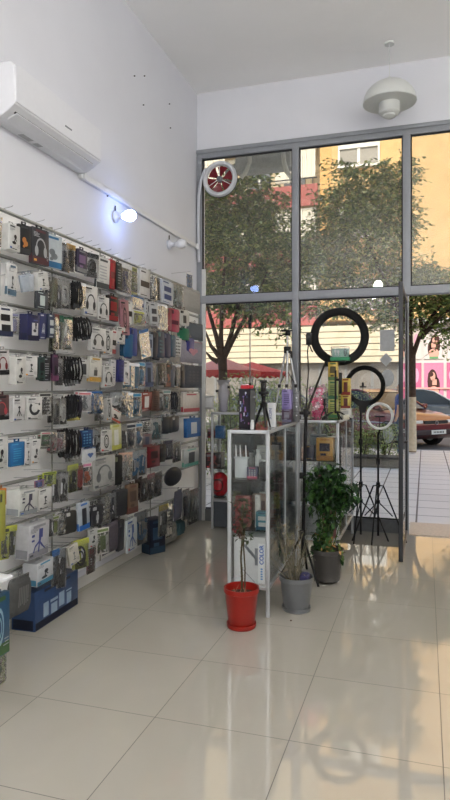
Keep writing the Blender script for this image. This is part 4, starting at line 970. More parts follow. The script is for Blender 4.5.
def mini_tripod(loc, s, lab, col=BLACK, legs=3, rot=0, head='phone'):
    e = tag(empty('tabletop_tripod', loc, rot), lab, 'tripod'); m = mat(col, .4)
    for k in range(3):
        a = k*2*PI/3-PI/2+.5; b = MB(); b.tube([(.010*math.cos(a)*s, .010*math.sin(a)*s, .135*s), (.03*math.cos(a)*s, .03*math.sin(a)*s, .09*s), (.058*math.cos(a)*s, .058*math.sin(a)*s, .004)], [.008*s, .008*s, .005*s], m, 8); b.build('leg', e, smooth=True)
    b = MB(); b.lathe([(.0, .12*s), (.02*s, .125*s), (.022*s, .15*s), (.012*s, .16*s), (.012*s, .19*s), (.018*s, .195*s), (.018*s, .205*s), (0, .205*s)], m, 14); b.build('centre_column', e, smooth=True)
    b = MB(); b.rbox(-.03*s, .03*s, -.008*s, .008*s, .205*s, .222*s, m, r=.003); b.rbox(-.014*s, .014*s, -.01*s, .01*s, .222*s, .275*s, m, r=.004); b.rbox(-.02*s, .02*s, -.016*s, .008*s, .275*s, .29*s, m, r=.003); b.build('phone_clamp', e, smooth=True)
    return e
mini_tripod(at1(263.5, .20), 1.1, 'black tabletop tripod on the narrow counter beside the black box')
e = tag(empty('white_box', at1(272.3, .36), R1-.2), 'white upright box with blue lettering behind the tabletop tripod', 'box')
b = MB(); b.rbox(-.03, .022, -.012, .012, 0, .165, mat((222, 224, 226), .5, var=.02), r=.002); b.build('carton', e)
text('XOIN', .03, mat((34, 60, 150), .5), e, (-.008, -.0128, .09), (PI/2, -PI/2, 0), ext=.0003)
e = at1(288, 1.0)
o = stand('box', .075, .155, .05, (146, 130, 196), (60, 50, 110), 'lines', None, (e.x, e.y, e.z+.10), 'lilac box stacked on a dark box on the narrow counter', 'box')
stand('box', .075, .10, .05, (70, 40, 66), (190, 196, 210), 'lines', (110, 110, 140), e, 'dark purple box under the lilac box on the narrow counter', 'box')
e = at1(296, 1.05); q = tag(empty('hard_drive_dock', e), 'grey upright unit with three white buttons beside the lilac box', 'device')
b = MB(); b.rbox(-.026, .026, -.02, .02, 0, .24, mat((110, 112, 114), .4), r=.003); b.build('casing', q, smooth=True)
for z in (.05, .12, .19):
    b = MB(); b.lathe([(.006, 0), (.006, .004), (0, .004)], M_WHT, 12, T_(.008, -.02, z, rx=PI/2)); b.build('button', q)
    b = MB(); b.box(-.026, .026, -.0212, -.0195, z+.03, z+.033, M_DGREY); b.build('joint', q)
# window counter: silver tripod, selfie stick, wrapped bottles
def at3(px, Y=6.27): p = on_y(px, 400, Y); return Vector((p.x, Y, H3+.003))
e = tag(empty('silver_tripod', at3(287.5)), 'silver photo tripod with black joints standing by the window', 'tripod')
m = mat((196, 198, 202), .3, .7, .03)
for s_, dy in ((-1, 0), (1, 0), (.15, -.1)):
    b = MB(); b.tube([(s_*.02, dy*.2, .62), (s_*.085, dy, .27)], .011, m, 8); b.tube([(s_*.085, dy, .27), (s_*.13, dy*1.3, .008)], .008, m, 8); b.rbox(s_*.085-.014, s_*.085+.014, dy-.014, dy+.014, .25, .285, M_BLK, r=.004, axis='z'); b.build('leg', e, smooth=True)
b = MB(); b.tube([(0, 0, .25), (0, 0, .80)], .010, m, 8); b.build('centre_column', e, smooth=True)
b = MB(); b.rbox(-.035, .035, -.02, .02, .60, .67, M_BLK, r=.008); b.rbox(.02, .05, -.01, .01, .55, .62, M_BLK, r=.004); b.build('shoulder', e, smooth=True)
b = MB(); b.tube([(-.085, 0, .28), (0, -.02, .42), (.085, 0, .28)], .006, M_BLK, 6); b.build('spreader', e, smooth=True)
b = MB(); b.rbox(-.02, .03, -.015, .015, .78, .82, M_BLK, r=.006); b.tube([(0, 0, .80), (-.09, 0, .775)], .008, M_BLK, 6); b.rbox(-.06, .05, -.02, .02, .82, .835, M_BLK, r=.004); b.build('pan_head', e, smooth=True)
e = tag(empty('selfie_stick', at3(250)), 'long thin black selfie stick standing upright against the window', 'selfie stick')
b = MB(); b.tube([(0, 0, .0), (0, 0, .30)], .013, M_BLK, 10); b.build('handle', e, smooth=True)
b = MB(); b.tube([(0, 0, .3), (0, 0, .88)], .006, mat((120, 122, 124), .3, .7), 8); b.build('pole', e)
b = MB(); b.rbox(-.016, .016, -.01, .01, .86, .95, M_BLK, r=.005); b.rbox(-.004, .022, -.012, .012, .95, 1.0, M_BLK, r=.005); b.build('phone_clamp', e, smooth=True)
b = MB(); b.lathe([(.045, 0), (.045, .006), (.014, .012), (0, .012)], M_BLK, 16); b.build('base', e, smooth=True)
e = tag(empty('wrapped_bottles', at3(223.5)), 'clear wrapped lilac bottle bundle on the counter by the window', 'bundle')
b = MB(); pr = [(.035, 0), (.045, .02), (.045, .11), (.055, .14), (.062, .20), (.05, .26), (.06, .30), (.075, .33)]; b.lathe([(r_*1.0, z) for r_, z in pr], clear('wrap', (.9, .9, .93), .35, 1.5, .12, (.75, .75, .8), bump=1), 22); b.build('wrap', e, smooth=True)
for x in (-.018, .02):
    b = MB(); b.lathe([(.017, .002), (.018, .09), (.01, .12), (.01, .2), (.0, .2)], mat((150, 140, 176), .4), 14, T_(x, 0, 0)); b.build('bottle', e, smooth=True)
for x, z in ((-.06, .215), (.07, .255)):
    b = MB(); b.rbox(x-.012, x+.012, -.05, -.03, z-.012, z+.012, M_BLK, r=.006); b.build('clip', e, smooth=True)
o = pack('pouch', .10, .14, .05, (214, 216, 216), G, 'none', None, seed=9); o.location = at3(209)+Vector((-.0, .03, .165)); tag(o, 'white crumpled bag at the left end of the window counter', 'bag')
# on the plant-side counter
def at2(px, yloc): Y = C2[1]+yloc; p = on_y(px, 420, Y); return Vector((p.x, Y, H2+.003))
e = tag(empty('pink_flower_bag', at2(318, .42)), 'clear bag of fluffy pink and white flowers on the counter', 'bag')
b = MB(); r = random.Random(3)
for k in range(26):
    cx, cz = r.uniform(-.055, .055), r.uniform(.02, .27); cy = r.uniform(-.02, .02); rad = r.uniform(.018, .034)
    for q in range(5):
        a = q*2*PI/5; b.add([(cx, cy, cz), (cx+rad*math.cos(a-.5), cy-rad*.5, cz+rad*math.sin(a-.5)), (cx+rad*1.2*math.cos(a), cy-rad*.7, cz+rad*1.2*math.sin(a)), (cx+rad*math.cos(a+.5), cy-rad*.5, cz+rad*math.sin(a+.5))], [(0, 1, 2, 3)], mat([(226, 60, 120), (232, 110, 150), (240, 200, 214)][k % 3], .6))
b.build('flowers', e)
b = MB(); b.rbox(-.075, .075, -.045, .04, 0, .285, M_CLEAR, r=.02); b.build('bag_film', e, smooth=True)
for k, (px, yl, w_, z0, h_, c_, a_, g_, c3_, lab) in enumerate((
    (334, .44, .085, 0, .165, (190, 192, 90), (70, 110, 70), 'lines', (70, 130, 80), 'yellow and green box at the foot of the taller box stack'),
    (334, .44, .085, .167, .165, (160, 176, 90), (60, 100, 70), 'lines', (60, 120, 80), 'green box second from the foot of the taller stack'),
    (334, .44, .085, .334, .165, (206, 170, 50), (90, 80, 40), 'screen', (90, 130, 70), 'golden box near the top of the taller box stack'),
    (346.5, .50, .085, .087, .115, (206, 180, 50), (96, 40, 34), 'phone', (130, 44, 36), 'yellow and brown box at the bottom of the shorter stack'),
    (346.5, .50, .085, .204, .15, (214, 184, 44), (110, 50, 34), 'phone', (150, 40, 34), 'yellow and brown box on top of the shorter stack'),
    (346.5, .50, .10, 0, .085, (214, 212, 204), GR, 'lines', None, 'flat white box under the shorter yellow and brown stack'),
    (341, .78, .085, 0, .3, (206, 206, 120), (120, 130, 80), 'lines', None, 'pale yellow box between the two stacks'))):
    p = at2(px, yl); stand('box', w_, h_, .07, c_, a_, g_, c3_, (p.x, p.y, p.z+z0), lab, 'box', 0)
p = at2(334, .44); e = tag(empty('earphone_case', (p.x+.055, p.y+.03, p.z+.515)), 'clear case with earphones on a green base, seen inside the ring light', 'case')
b = MB(); b.rbox(-.05, .05, -.05, -.01, -.0135, .0, M_BLK, r=.003); b.rbox(-.085, .085, -.06, .0, 0, .03, mat((26, 130, 84), .3, coat=.3), r=.003); b.build('green_base', e)
b = MB(); b.rbox(-.08, .08, -.057, -.003, .0225, .125, M_CLEAR, r=.006); b.build('clear_cover', e, smooth=True)
b = MB(); b.polys([[(x-.03, z) for x, z in q] for q in place('buds', .08, .1, .075)], -.03, mat((220, 226, 226), .4), d=.012); b.rbox(-.075, .075, -.012, -.008, .032, .11, mat((150, 190, 180), .5), r=.003); b.polys([[(x+.045, z) for x, z in q] for q in place('loop', .05, .08, .07)], -.03, mat((60, 66, 80), .4), d=.01); b.build('earphones', e)
# tabletop ring-light stand with centre pole
e = tag(empty('table_stand', at2(335.5, .17)), 'black table stand with splayed legs in front of the box stacks', 'stand')
b = MB(); b.tube([(0, 0, .05), (0, 0, .42)], .0085, M_BLK, 10); b.build('pole', e, smooth=True)
for k in range(5):
    a = k*2*PI/5+.2; b = MB(); b.tube([(0, 0, .07), (.05*math.cos(a), .05*math.sin(a), .055), (.135*math.cos(a), .10*math.sin(a), .004)], .0055, M_BLK, 8); b.build('leg', e, smooth=True)
b = MB(); b.rbox(.0, .05, -.01, .01, .33, .35, M_BLK, r=.004); b.rbox(.03, .055, -.012, .012, .22, .40, M_BLK, r=.004); b.build('phone_clamp', e, smooth=True)
mini_tripod(at2(324.5, .12), .62, 'tiny black tripod at the left end of the plant-side counter')
p = at2(345, .2); stand('box', .05, .04, .04, (222, 216, 190), G, 'none', None, p, 'small cream block at the right edge of the counter', 'box', .4)

# ------------------------------------------------------------------ ring lights
M_RB = mat((12, 12, 13), .75)
def ring(center, R, r_, ma, name, lab, tilt=0, yaw=TH*.6, flat=.6):
    e = tag(empty(name, center, (tilt, 0, yaw)), lab, 'ring light'); b = MB(); b.torus(R-r_, r_, ma, 56, 10, flat=flat); b.build('ring', e, smooth=True); return e
M_DIFF = mat((18, 18, 20), .7)
# big one, on its own floor stand
B = on_z(302.5, 578); Yb = B.y
Yr = 5.80; cen = on_y(339.5, 336.5, Yr)
e = ring(cen, .266, .038, M_RB, 'large_ring_light', 'largest black ring light, unlit, above the yellow boxes')
b = MB(); b.torus(.229, .026, M_DIFF, 56, 8, T_(0, .014, 0), flat=.5); b.build('diffuser', e, smooth=True)
b = MB(); b.rbox(-.305, -.25, -.02, .025, -.075, .035, M_BLK, r=.01); b.build('control_box', e, smooth=True)
b = MB(); b.rbox(-.135, -.065, -.02, .02, -.275, -.225, M_BLK, r=.008); b.build('mount', e, smooth=True)
# floor stand
K1 = on_y(306, 413, Yb)
s = tag(empty('ring_light_stand', (B.x, B.y, 0)), 'tall black floor stand left of the leafy plant holding the large ring light', 'stand')
loc = lambda v: (v.x-B.x, v.y-B.y, v.z)
k1 = loc(K1)
b = MB(); b.tube([(0, 0, .16), (k1[0], 0, k1[2])], .0125, M_BLK, 10); b.build('pole', s, smooth=True)
b = MB(); b.rbox(k1[0]-.05, k1[0]+.035, -.014, .014, k1[2]-.012, k1[2]+.012, M_BLK, r=.006, axis='x'); b.rbox(k1[0]-.018, k1[0]+.018, -.018, .018, k1[2]-.03, k1[2]+.03, M_BLK, r=.006, axis='z'); b.build('tilt_knob', s, smooth=True)
K2 = on_y(326, 361, Yr); k2 = loc(K2)
b = MB(); b.tube([k1, k2], .0095, M_BLK, 8); b.build('upper_arm', s, smooth=True)
ft = on_z(318.5, 588); FD = Vector((ft.x-B.x, ft.y-B.y)); 
for a, l in ((math.atan2(FD.y, FD.x), FD.length), (1.6, .22), (2.7, .2)):
    b = MB(); b.tube([(0, 0, .34), (math.cos(a)*l*.5, math.sin(a)*l*.5, .17), (math.cos(a)*l, math.sin(a)*l, .01)], .009, M_BLK, 8); b.build('leg', s, smooth=True)
for z_ in (.32, .76):
    b = MB(); b.rbox(-.021, .021, -.021, .021, z_, z_+.045, M_BLK, r=.006, axis='z'); b.build('collar', s, smooth=True)
b = MB(); pts = [loc(on_y(x, y, Y_)) for x, y, Y_ in ((312.5, 352, Yr), (308.5, 343.5, Yr-.05), (307.5, 352, Yr-.2), (308.5, 370, Yr-.5), (307, 392, Yb+.2), (306, 410, Yb+.02))]
pp = []
for i in range(len(pts)-1):
    for k in range(4): pp.append(Vector(pts[i]).lerp(Vector(pts[i+1]), k/4))
pp.append(Vector(pts[-1])); b.tube(pp, .006, M_BLK, 6); b.build('power_cable', s, smooth=True)
def light_stand(base, top, head, lab, spread=.27, apex=.52):
    s = tag(empty('ring_light_stand', base), lab, 'stand')
    b = MB(); b.tube([(0, 0, .04), (0, 0, top-.0)], .010, M_BLK, 10); b.build('pole', s, smooth=True)
    for z_, h_ in ((apex-.02, .05), (apex-.17, .03), (top*.72, .06)):
        b = MB(); b.rbox(-.018, .018, -.018, .018, z_, z_+h_, M_BLK, r=.005, axis='z'); b.build('collar', s, smooth=True)
    for a in (-.25, PI+.55, -PI/2-.15):
        cx, cy = math.cos(a), math.sin(a)
        if cy > .5: cy = .5
        l = spread
        b = MB(); b.tube([(0, 0, apex), (cx*.05, cy*.05, apex), (cx*l, cy*l, .006)], .0075, M_BLK, 6); b.tube([(0, 0, apex-.155), (cx*l*.52, cy*l*.52, apex*.46)], .006, M_BLK, 6); b.build('leg', s, smooth=True)
    b = MB(); b.tube([(0, 0, top), tuple(head)], .008, M_BLK, 6); b.build('head_joint', s, smooth=True)
    return s
SA = on_z(361.5, 537); SA.y = min(SA.y, 6.16)
c2_ = on_y(365, 385.5, SA.y-.03)
e = ring(c2_, .192, .022, M_RB, 'medium_ring_light', 'medium black ring light on a floor stand by the window')
b = MB(); b.torus(.172, .015, M_DIFF, 48, 8, T_(0, .012, 0), flat=.5); b.build('diffuser', e, smooth=True)
b = MB(); b.add([(x, y, z) for y in (-.016, .016) for (x, z) in ((-.13, -.14), (.06, -.15), (.02, -.2), (-.0, -.26), (-.05, -.26), (-.06, -.2))], [(0, 1, 2, 3, 4, 5), (11, 10, 9, 8, 7, 6)]+[(i, (i+1) % 6, (i+1) % 6+6, i+6) for i in range(6)], M_BLK); b.build('mount', e)
b = MB(); b.tube([(-.02, 0, -.15), (-.02, 0, -.02)], .004, M_BLK, 6); b.rbox(-.05, .012, -.008, .008, -.02, -.006, M_BLK, r=.003); b.rbox(-.03, -.01, -.008, .008, -.006, .03, M_BLK, r=.003); b.build('phone_holder', e, smooth=True)
light_stand(SA, c2_.z-.22, Vector((c2_.x-SA.x-.02, c2_.y-SA.y, c2_.z-.19)), 'black tripod stand holding the medium ring light')
SB = on_z(379, 537); SB.y = min(SB.y, 6.16)
c3_ = on_y(379.8, 416.2, SB.y-.03)
e = ring(c3_, .130, .0125, mat((240, 243, 240), .4, var=.01), 'small_ring_light', 'small white ring light on a floor stand beside the door')
b = MB(); b.rbox(-.045, .045, -.008, .008, -.01, .004, M_BLK, r=.003); b.tube([(0, 0, -.12), (0, 0, 0)], .004, M_BLK, 6); b.build('phone_holder', e, smooth=True)
light_stand(SB, c3_.z-.18, Vector((c3_.x-SB.x, c3_.y-SB.y, c3_.z-.125)), 'black tripod stand holding the small white ring light')
SP = SB

# ------------------------------------------------------------------ potted plants
def pot(loc, R, h, col, name, lab, cat='potted plant', saucer=True, rough=.35):
    e = tag(empty(name, loc), lab, cat); m = mat(col, rough, var=.03, coat=.2)
    b = MB(); z = .018
    b.lathe([(R*.70, z), (R*.74, z+.01), (R*.93, h*.86), (R*.95, h*.88), (R*1.0, h*.89), (R*1.0, h), (R*.93, h), (R*.90, h*.88), (R*.86, h*.8), (.001, h*.8)], m, 36); b.build('pot', e, smooth=True)
    if saucer:
        b = MB(); b.lathe([(R*.72, 0), (R*.80, .006), (R*.84, .03), (R*.80, .03), (R*.76, .012), (.001, .012)], m, 36); b.build('saucer', e, smooth=True)
    b = MB(); b.lathe([(.001, h*.83), (R*.5, h*.84), (R*.86, h*.82)], mat((66, 52, 40), .95, scale=80, bump=.6, var=.25), 24); b.build('soil', e)
    return e
M_STEM = mat((74, 66, 44), .8, bump=.3, var=.2); M_GST = mat((70, 92, 46), .7)
def leaf_cloud(name, parent, pts, size, cols, r, droop=.4, ratio=.42):
    b = MB()
    for p in pts:
        L = size*r.uniform(.6, 1.25); a = r.uniform(0, 2*PI); el = r.uniform(-1.1, .6)-droop
        d = Vector((math.cos(a)*math.cos(el), math.sin(a)*math.cos(el), math.sin(el)))
        sd = d.cross(Vector((r.uniform(-.4, .4), r.uniform(-.4, .4), 1))).normalized()*L*ratio
        p = Vector(p); up = sd.cross(d).normalized()*L*.08
        b.add([p, p+d*L*.45+sd*.5+up, p+d*L, p+d*L*.45-sd*.5+up], [(0, 1, 2, 3)], cols[int(r.random()*len(cols))])
    return b.build(name, parent)
# red pot with crown-of-thorns stem
q = on_z(240, 629.5); q.z = 0; q = Vector((-1.06, 3.66, 0))
e = pot(q, .108, .245, (138, 26, 16), 'potted_plant', 'red plastic pot with a thin thorny stem, in front of the tall counter')
r = random.Random(11)
b = MB(); st = [(.0, 0, .2), (.003, 0, .3), (-.004, .0, .42), (.004, 0, .53), (.0, 0, .62), (.01, 0, .70)]; b.tube(st, [.007, .007, .006, .006, .005, .004], M_STEM, 8)
b.tube([(.02, .0, .2), (.022, 0, .36), (.012, 0, .5), (.018, .01, .62)], .0045, M_STEM, 6)
for k in range(70):
    z = r.uniform(.22, .68); a = r.uniform(0, 2*PI); b.tube([(0, 0, z), (.016*math.cos(a), .016*math.sin(a), z+.006)], [.0015, .0003], M_STEM, 3)
b.build('stem', e, smooth=True)
leaf_cloud('leaves', e, [(r.gauss(.012, .022), r.gauss(0, .016), r.uniform(.52, .78)) for _ in range(120)], .045, [mat((54, 66, 40), .6), mat((40, 50, 34), .6), mat((84, 60, 50), .6)], r, .2)
leaf_cloud('bracts', e, [(r.gauss(-.03, .012), r.gauss(0, .01), r.uniform(.58, .76)) for _ in range(22)], .035, [mat((120, 20, 30), .6), mat((150, 44, 50), .6)], r, .2, .7)
leaf_cloud('dry_stalks', e, [(r.uniform(-.06, .06), r.uniform(-.06, .06), .2) for _ in range(26)], .05, [mat((150, 130, 100), .8), mat((176, 96, 74), .8)], r, -1.0, .1)
# grey pot with dry twigs
q = Vector((-.80, 4.05, 0))
e = pot(q, .113, .225, (100, 103, 105), 'potted_plant', 'grey pot with dry tangled twigs beside the tall counter')
b = MB(); M_TW = mat((126, 118, 100), .85); M_TW2 = mat((86, 84, 66), .85)
for k in range(46):
    a = r.uniform(0, 2*PI); s0 = r.uniform(0, .05); H = r.uniform(.14, .42); sp = r.uniform(.04, .15)
    x0, y0 = s0*math.cos(a), s0*math.sin(a); b2 = a+r.uniform(-.8, .8)
    pts = [(x0, y0, .19)]
    for j in range(1, 5): pts.append((x0+sp*math.cos(b2)*j/4+r.uniform(-.014, .014)-.03*j/4, y0+sp*.6*math.sin(b2)*j/4+r.uniform(-.014, .014), .19+H*j/4))
    b.tube(pts, [.0022, .002, .0016, .0012, .0008], M_TW if k % 3 else M_TW2, 4)
b.build('twigs', e)
leaf_cloud('dry_leaves', e, [(r.gauss(-.03, .06), r.gauss(0, .035), r.uniform(.22, .58)) for _ in range(150)], .03, [mat((120, 116, 84), .8), mat((96, 104, 72), .8), mat((150, 140, 118), .8)], r, .2, .3)
b = MB(); b.rbox(.02, .085, -.03, .05, .19, .24, mat((56, 54, 92), .6), r=.02); b.build('blue_wrapper', e, smooth=True)
# dark pot with lush plant
q = Vector((-.695, 4.70, 0))
e = pot(q, .122, .255, (68, 66, 64), 'potted_plant', 'dark grey pot with a lush green basil-like plant between counters', saucer=False)
b = MB(); 
def P(px, py, dy=0): v = on_y(px, py, q.y+dy); return (v.x-q.x, dy, v.z)
blobs = [(313, 490, 8, 14), (352, 486, 6, 5), (338, 476, 8, 6), (318, 478, 11, 14), (330, 474, 12, 12), (325, 492, 15, 14), (340, 490, 10, 10), (350, 492, 8, 9), (330, 508, 13, 12), (318, 500, 10, 12), (327, 522, 10, 10), (321, 536, 8, 9), (347, 500, 8, 8), (319, 549, 8, 7), (333, 556, 8, 5), (341, 472, 7, 6)]
pts = []; sm = FPX/4.65
for (bx, by, rx, ry) in blobs:
    c_ = P(bx, by)
    b.tube([(c_[0]*.1, 0, .2), (c_[0]*.4, .0, max(.22, c_[2]*.5)), (c_[0]*.8, 0, c_[2]*.85), c_], [.004, .0035, .003, .002], M_GST, 5)
    for k in range(int(rx*ry*.85)):
        a, u_ = r.uniform(0, 2*PI), r.random()**.5; pts.append((c_[0]+rx/sm*u_*math.cos(a), r.gauss(0, .045), c_[2]+ry/sm*u_*math.sin(a)))
b.build('stems', e, smooth=True)
leaf_cloud('leaves', e, pts, .054, [mat((32, 66, 28), .55), mat((24, 50, 24), .55), mat((56, 92, 38), .55), mat((20, 42, 22), .55)], r, .5, .6)
leaf_cloud('low_leaves', e, [(r.uniform(-.1, .12), r.uniform(-.08, .04), r.uniform(.2, .36)) for _ in range(110)], .04, [mat((90, 112, 54), .6), mat((150, 110, 60), .6), mat((70, 96, 44), .6)], r, .2, .5)
b = MB(); b.lathe([(.006, 0), (.006, .006), (0, .006)], mat((70, 50, 36), .8), 8); o = b.build('floor_cap', loc=on_z(291, 621)); tag(o, 'small brown scrap lying on the tiles near the pots', 'scrap')
# ================================================================== OUTSIDE
M_PAVE = tile_mat('pavement_slabs', (218, 213, 206), (120, 112, 104), .5, .5, -.1, 7.0, .55, .02)
def sbox(name, q, ma, parent=None):
    b = MB(); b.box(*q, ma); return struct(b.build(name, parent))
GY = 16.4
b = MB(); b.box(-14, 14, WY, GY-1.0, -.12, -.004, M_PAVE); o = b.build('pavement'); struct(o)
b = MB(); b.box(-30, 30, GY-1.0, 25.6, -.2, -.03, mat((96, 94, 92), .8, scale=8, var=.1)); struct(b.build('street'))
b = MB(); b.rbox(-14, 14, GY-1.0, GY-.85, -.2, .0, mat((150, 146, 140), .7), r=.01, axis='x'); struct(b.build('kerb'))
b = MB(); b.box(-30, 30, 25.6, 30, -.2, .08, mat((176, 170, 162), .7)); struct(b.build('far_pavement'))
# own building above / beside the shop, unseen; added to shade the street
M_OWN = mat((206, 196, 176), .8, scale=3)
sbox('shop_upper_facade', (-9, 9, WY+.0, WY+.5, CEIL+.16, 13), M_OWN)
sbox('shop_side_facade', (-9, WX-.21, WY+.0, WY+.3, 0, CEIL+.15), M_OWN); sbox('shop_side_facade', (RX+.21, 9, WY, WY+.3, 0, CEIL+.15), M_OWN)
# awning box and brackets above the window, outside
p0 = on_y(237, 150, 6.95); p1 = on_y(292, 150, 6.95)
e = tag(empty('awning_box', (0, 6.95, 0)), 'grey folded awning box with curved brackets outside the upper window', 'awning')
zt, zb = on_y(265, 150, 6.95).z, on_y(265, 171, 6.95).z
b = MB(); b.rbox(p0.x, p1.x, -.08, .12, zb, zt, mat((176, 180, 180), .6), r=.02, axis='x'); b.build('cassette', e, smooth=True)
for px in (250, 284):
    a = [on_y(px-1, 152, 6.85), on_y(px, 162, 6.83), on_y(px-(4 if px < 260 else -3), 172, 6.82), on_y(px-(9 if px < 260 else -8), 178, 6.82)]
    b = MB(); b.tube([(v.x, v.y-6.95, v.z) for v in a], .026, mat((214, 216, 212), .5), 8); b.build('bracket', e, smooth=True)

# --- facades across the street
FY = 28.0
def fx(px, py=300): return on_y(px, py, FY).x
def fz(py, px=300): return on_y(px, py, FY).z
M_CRM = mat((206, 188, 156), .8, scale=2); M_YEL = mat((216, 178, 120), .8, scale=2); M_RED = mat((160, 86, 80), .7, scale=4)
M_WIN = mat((96, 100, 104), .25, var=.1, scale=2); M_SHUT = mat((232, 228, 218), .6, var=.03)
e = tag(empty('apartment_building', (0, FY, 0)), 'cream apartment building with red balconies across the street', 'building')
xl, xr = fx(150), fx(319)
b = MB(); b.box(xl-6, xr, .9, 4, 0, 22, M_CRM); b.build('wall', e)
for k, (ya, yb) in enumerate(((187, 208), (251, 268), (306, 326), (120, 140))):
    z1, z0 = fz(ya), fz(yb)
    b = MB(); b.box(xl, xr-.02, -.3, -.22, z0, z1, M_RED); b.box(xl, xr-.02, -.22, .9, z0, z0+.15, M_CRM); b.build('balcony', e)
    b = MB()
    b.tube([(xl, -.26, z1+.28), (xr-.05, -.26, z1+.28)], .03, M_DGREY, 6)
    x = xl
    while x < xr: b.tube([(x, -.26, z1), (x, -.26, z1+.28)], .02, M_DGREY, 4); x += 1.0
    b.build('railing', e)
M_CURT = mat((226, 220, 204), .8, var=.04)
for k, (xa, xb, ya, yb) in enumerate(((276, 292, 170, 183), (276, 291, 211, 232), (301, 316, 148, 179), (301, 317, 211, 238), (236, 262, 212, 240), (206, 226, 150, 184), (240, 262, 270, 300), (302, 318, 272, 300), (206, 230, 272, 300))):
    b = MB(); X0, X1, Z1, Z0 = fx(xa), fx(xb), fz(ya), fz(yb); n = 7
    for i in range(n):
        b.rbox(X0+(X1-X0)*i/n, X0+(X1-X0)*(i+.93)/n, -.16+.03*(i % 2), -.10+.03*(i % 2), Z0, Z1, M_CURT, r=.02, axis='z')
    b.tube([(X0, -.13, Z1+.03), (X1, -.13, Z1+.03)], .04, M_SHUT, 6); b.build('sun_curtain', e)
for xa in range(208, 316, 36):
    for (ya, yb) in ((150, 186), (212, 250), (270, 305)):
        f = MB(); f.box(fx(xa), fx(xa+22), .82, .92, fz(yb), fz(ya), M_WIN); w_ = f.build('window', e)
        f = MB(); f.box(fx(xa)-.06, fx(xa+22)+.06, .78, .9, fz(ya), fz(ya)+.2, M_SHUT); f.box((fx(xa)+fx(xa+22))/2-.04, (fx(xa)+fx(xa+22))/2+.04, .78, .9, fz(yb), fz(ya), M_SHUT); f.build('frame', w_)
# ground floor of it: cream fascia with horizontal lines, dark shopfront
b = MB(); z1, z0 = fz(328), fz(364)
for k in range(6):
    a0 = z0+(z1-z0)*(k/6); b.box(xl, fx(412), -.5-(.04 if k % 2 else 0), .9, a0+.03, z0+(z1-z0)*(k+1)/6, mat((206, 192, 164), .7))
b.build('shop_fascia', e)
b = MB(); b.box(xl, fx(412), -.1, .8, 0, z0, mat((120, 114, 106), .5, scale=2, var=.15)); b.build('shopfront', e)
for k in range(8):
    x = fx(215+26*k); f = MB(); f.box(x, x+.12, -.14, -.1, 0, z0, mat((120, 120, 118), .5)); f.build('pillar', e)
# yellow building
e = tag(empty('yellow_building', (0, FY, 0)), 'sunlit yellow apartment building with a shuttered window', 'building')
xa = fx(320); b = MB(); b.box(xa+.02, fx(640), 0, 4, fz(322)+.02, 24, M_YEL); b.build('wall', e)
b = MB(); b.box(xa+.0, xa+.5, -.05, 0, fz(322)+.04, 24, mat((212, 168, 104), .8)); b.build('corner_strip', e)
for (px0, px1, ya, yb) in ((340, 378, 146, 172), (340, 378, 212, 240), (340, 378, 78, 106), (500, 538, 146, 172), (500, 538, 212, 240), (500, 538, 290, 318), (350, 385, 282, 310)):
    X0, X1, Z1, Z0 = fx(px0), fx(px1), fz(ya), fz(yb)
    f = MB(); f.box(X0, X1, -.06, -.02, Z0, Z1-.4, mat((146, 140, 130), .4)); w_ = f.build('window', e)
    f = MB(); f.box(X0, X1, -.14, 0, Z1-.42, Z1, M_SHUT); f.build('shutter_box', w_)
    f = MB(); f.box(X0-.08, X0, -.1, 0, Z0, Z1, M_SHUT); f.box(X1, X1+.08, -.1, 0, Z0, Z1, M_SHUT); f.box((X0+X1)/2-.06, (X0+X1)/2+.06, -.1, 0, Z0, Z1-.4, M_SHUT); f.box(X0-.1, X1+.1, -.2, 0, Z0-.1, Z0, M_SHUT); f.build('frame', w_)
# poster shop front at the right
e = tag(empty('poster_shop', (0, FY, 0)), 'beauty shop front with two rows of pink and white portrait posters', 'shop')
X0, X1 = fx(412)+.02, fx(640); zt = fz(326)
b = MB(); b.box(X0, X1, -.2, 3, 0, zt, mat((196, 190, 182), .6, var=.02)); b.build('wall', e)
SK = mat((200, 150, 130), .6, var=.02); HR = mat((64, 36, 30), .6); M_PK = mat((180, 92, 124), .5); M_PK2 = mat((206, 150, 170), .5); M_WP = mat((200, 190, 182), .5, var=.02)
def poster(px0, px1, y0, y1, bg, who, k):
    a0, a1, z1, z0 = fx(px0), fx(px1), fz(y0), fz(y1); w, h = a1-a0, z1-z0
    b = MB(); b.box(-w/2, w/2, -.25, -.2, -h/2, h/2, bg); 
    if who:
        s = 1 if k % 2 else -1; y = -.252
        b.polys([ell(.05*s, -.02*h, w*.26, h*.34, 20), ell(-.12*s, -.16*h, w*.16, h*.26, 16)], y, HR)
        b.polys([ell(.04*s, .12*h, w*.13, h*.12, 18), rc(-.02*s-.08, -.02*s+.1, -.12*h, .04*h), ell(0, -.32*h, w*.27, h*.17, 18)], y-.004, SK)
        b.polys([ell(-.0+.12*s, .18*h, w*.14, h*.07, 14, .5)], y-.008, HR)
        b.polys([rc(-w*.22, w*.22, -h*.49, -h*.42)], y-.008, mat((90, 140, 90), .6) if bg == M_WP else M_WP)
    else:
        b.polys([ell(-w*.1, h*.15, w*.3, h*.2, 18)], -.252, M_PK2 if bg != M_PK2 else M_PK)
    o = b.build('poster', e, loc=((a0+a1)/2, 0, (z0+z1)/2))
    if who: o['label'] = 'poster of a long-haired woman'
cols_ = ((413, 421.5), (424, 443.5), (446.5, 468), (471, 492), (495, 516), (519, 540))
for k, (pa, pb) in enumerate(cols_):
    poster(pa, pb, 333, 361, M_WP, k in (1, 2, 4), k); poster(pa, pb, 364.5, 398, M_PK if k % 2 == 0 else mat((188, 118, 144), .5), k in (1, 3), k+1)
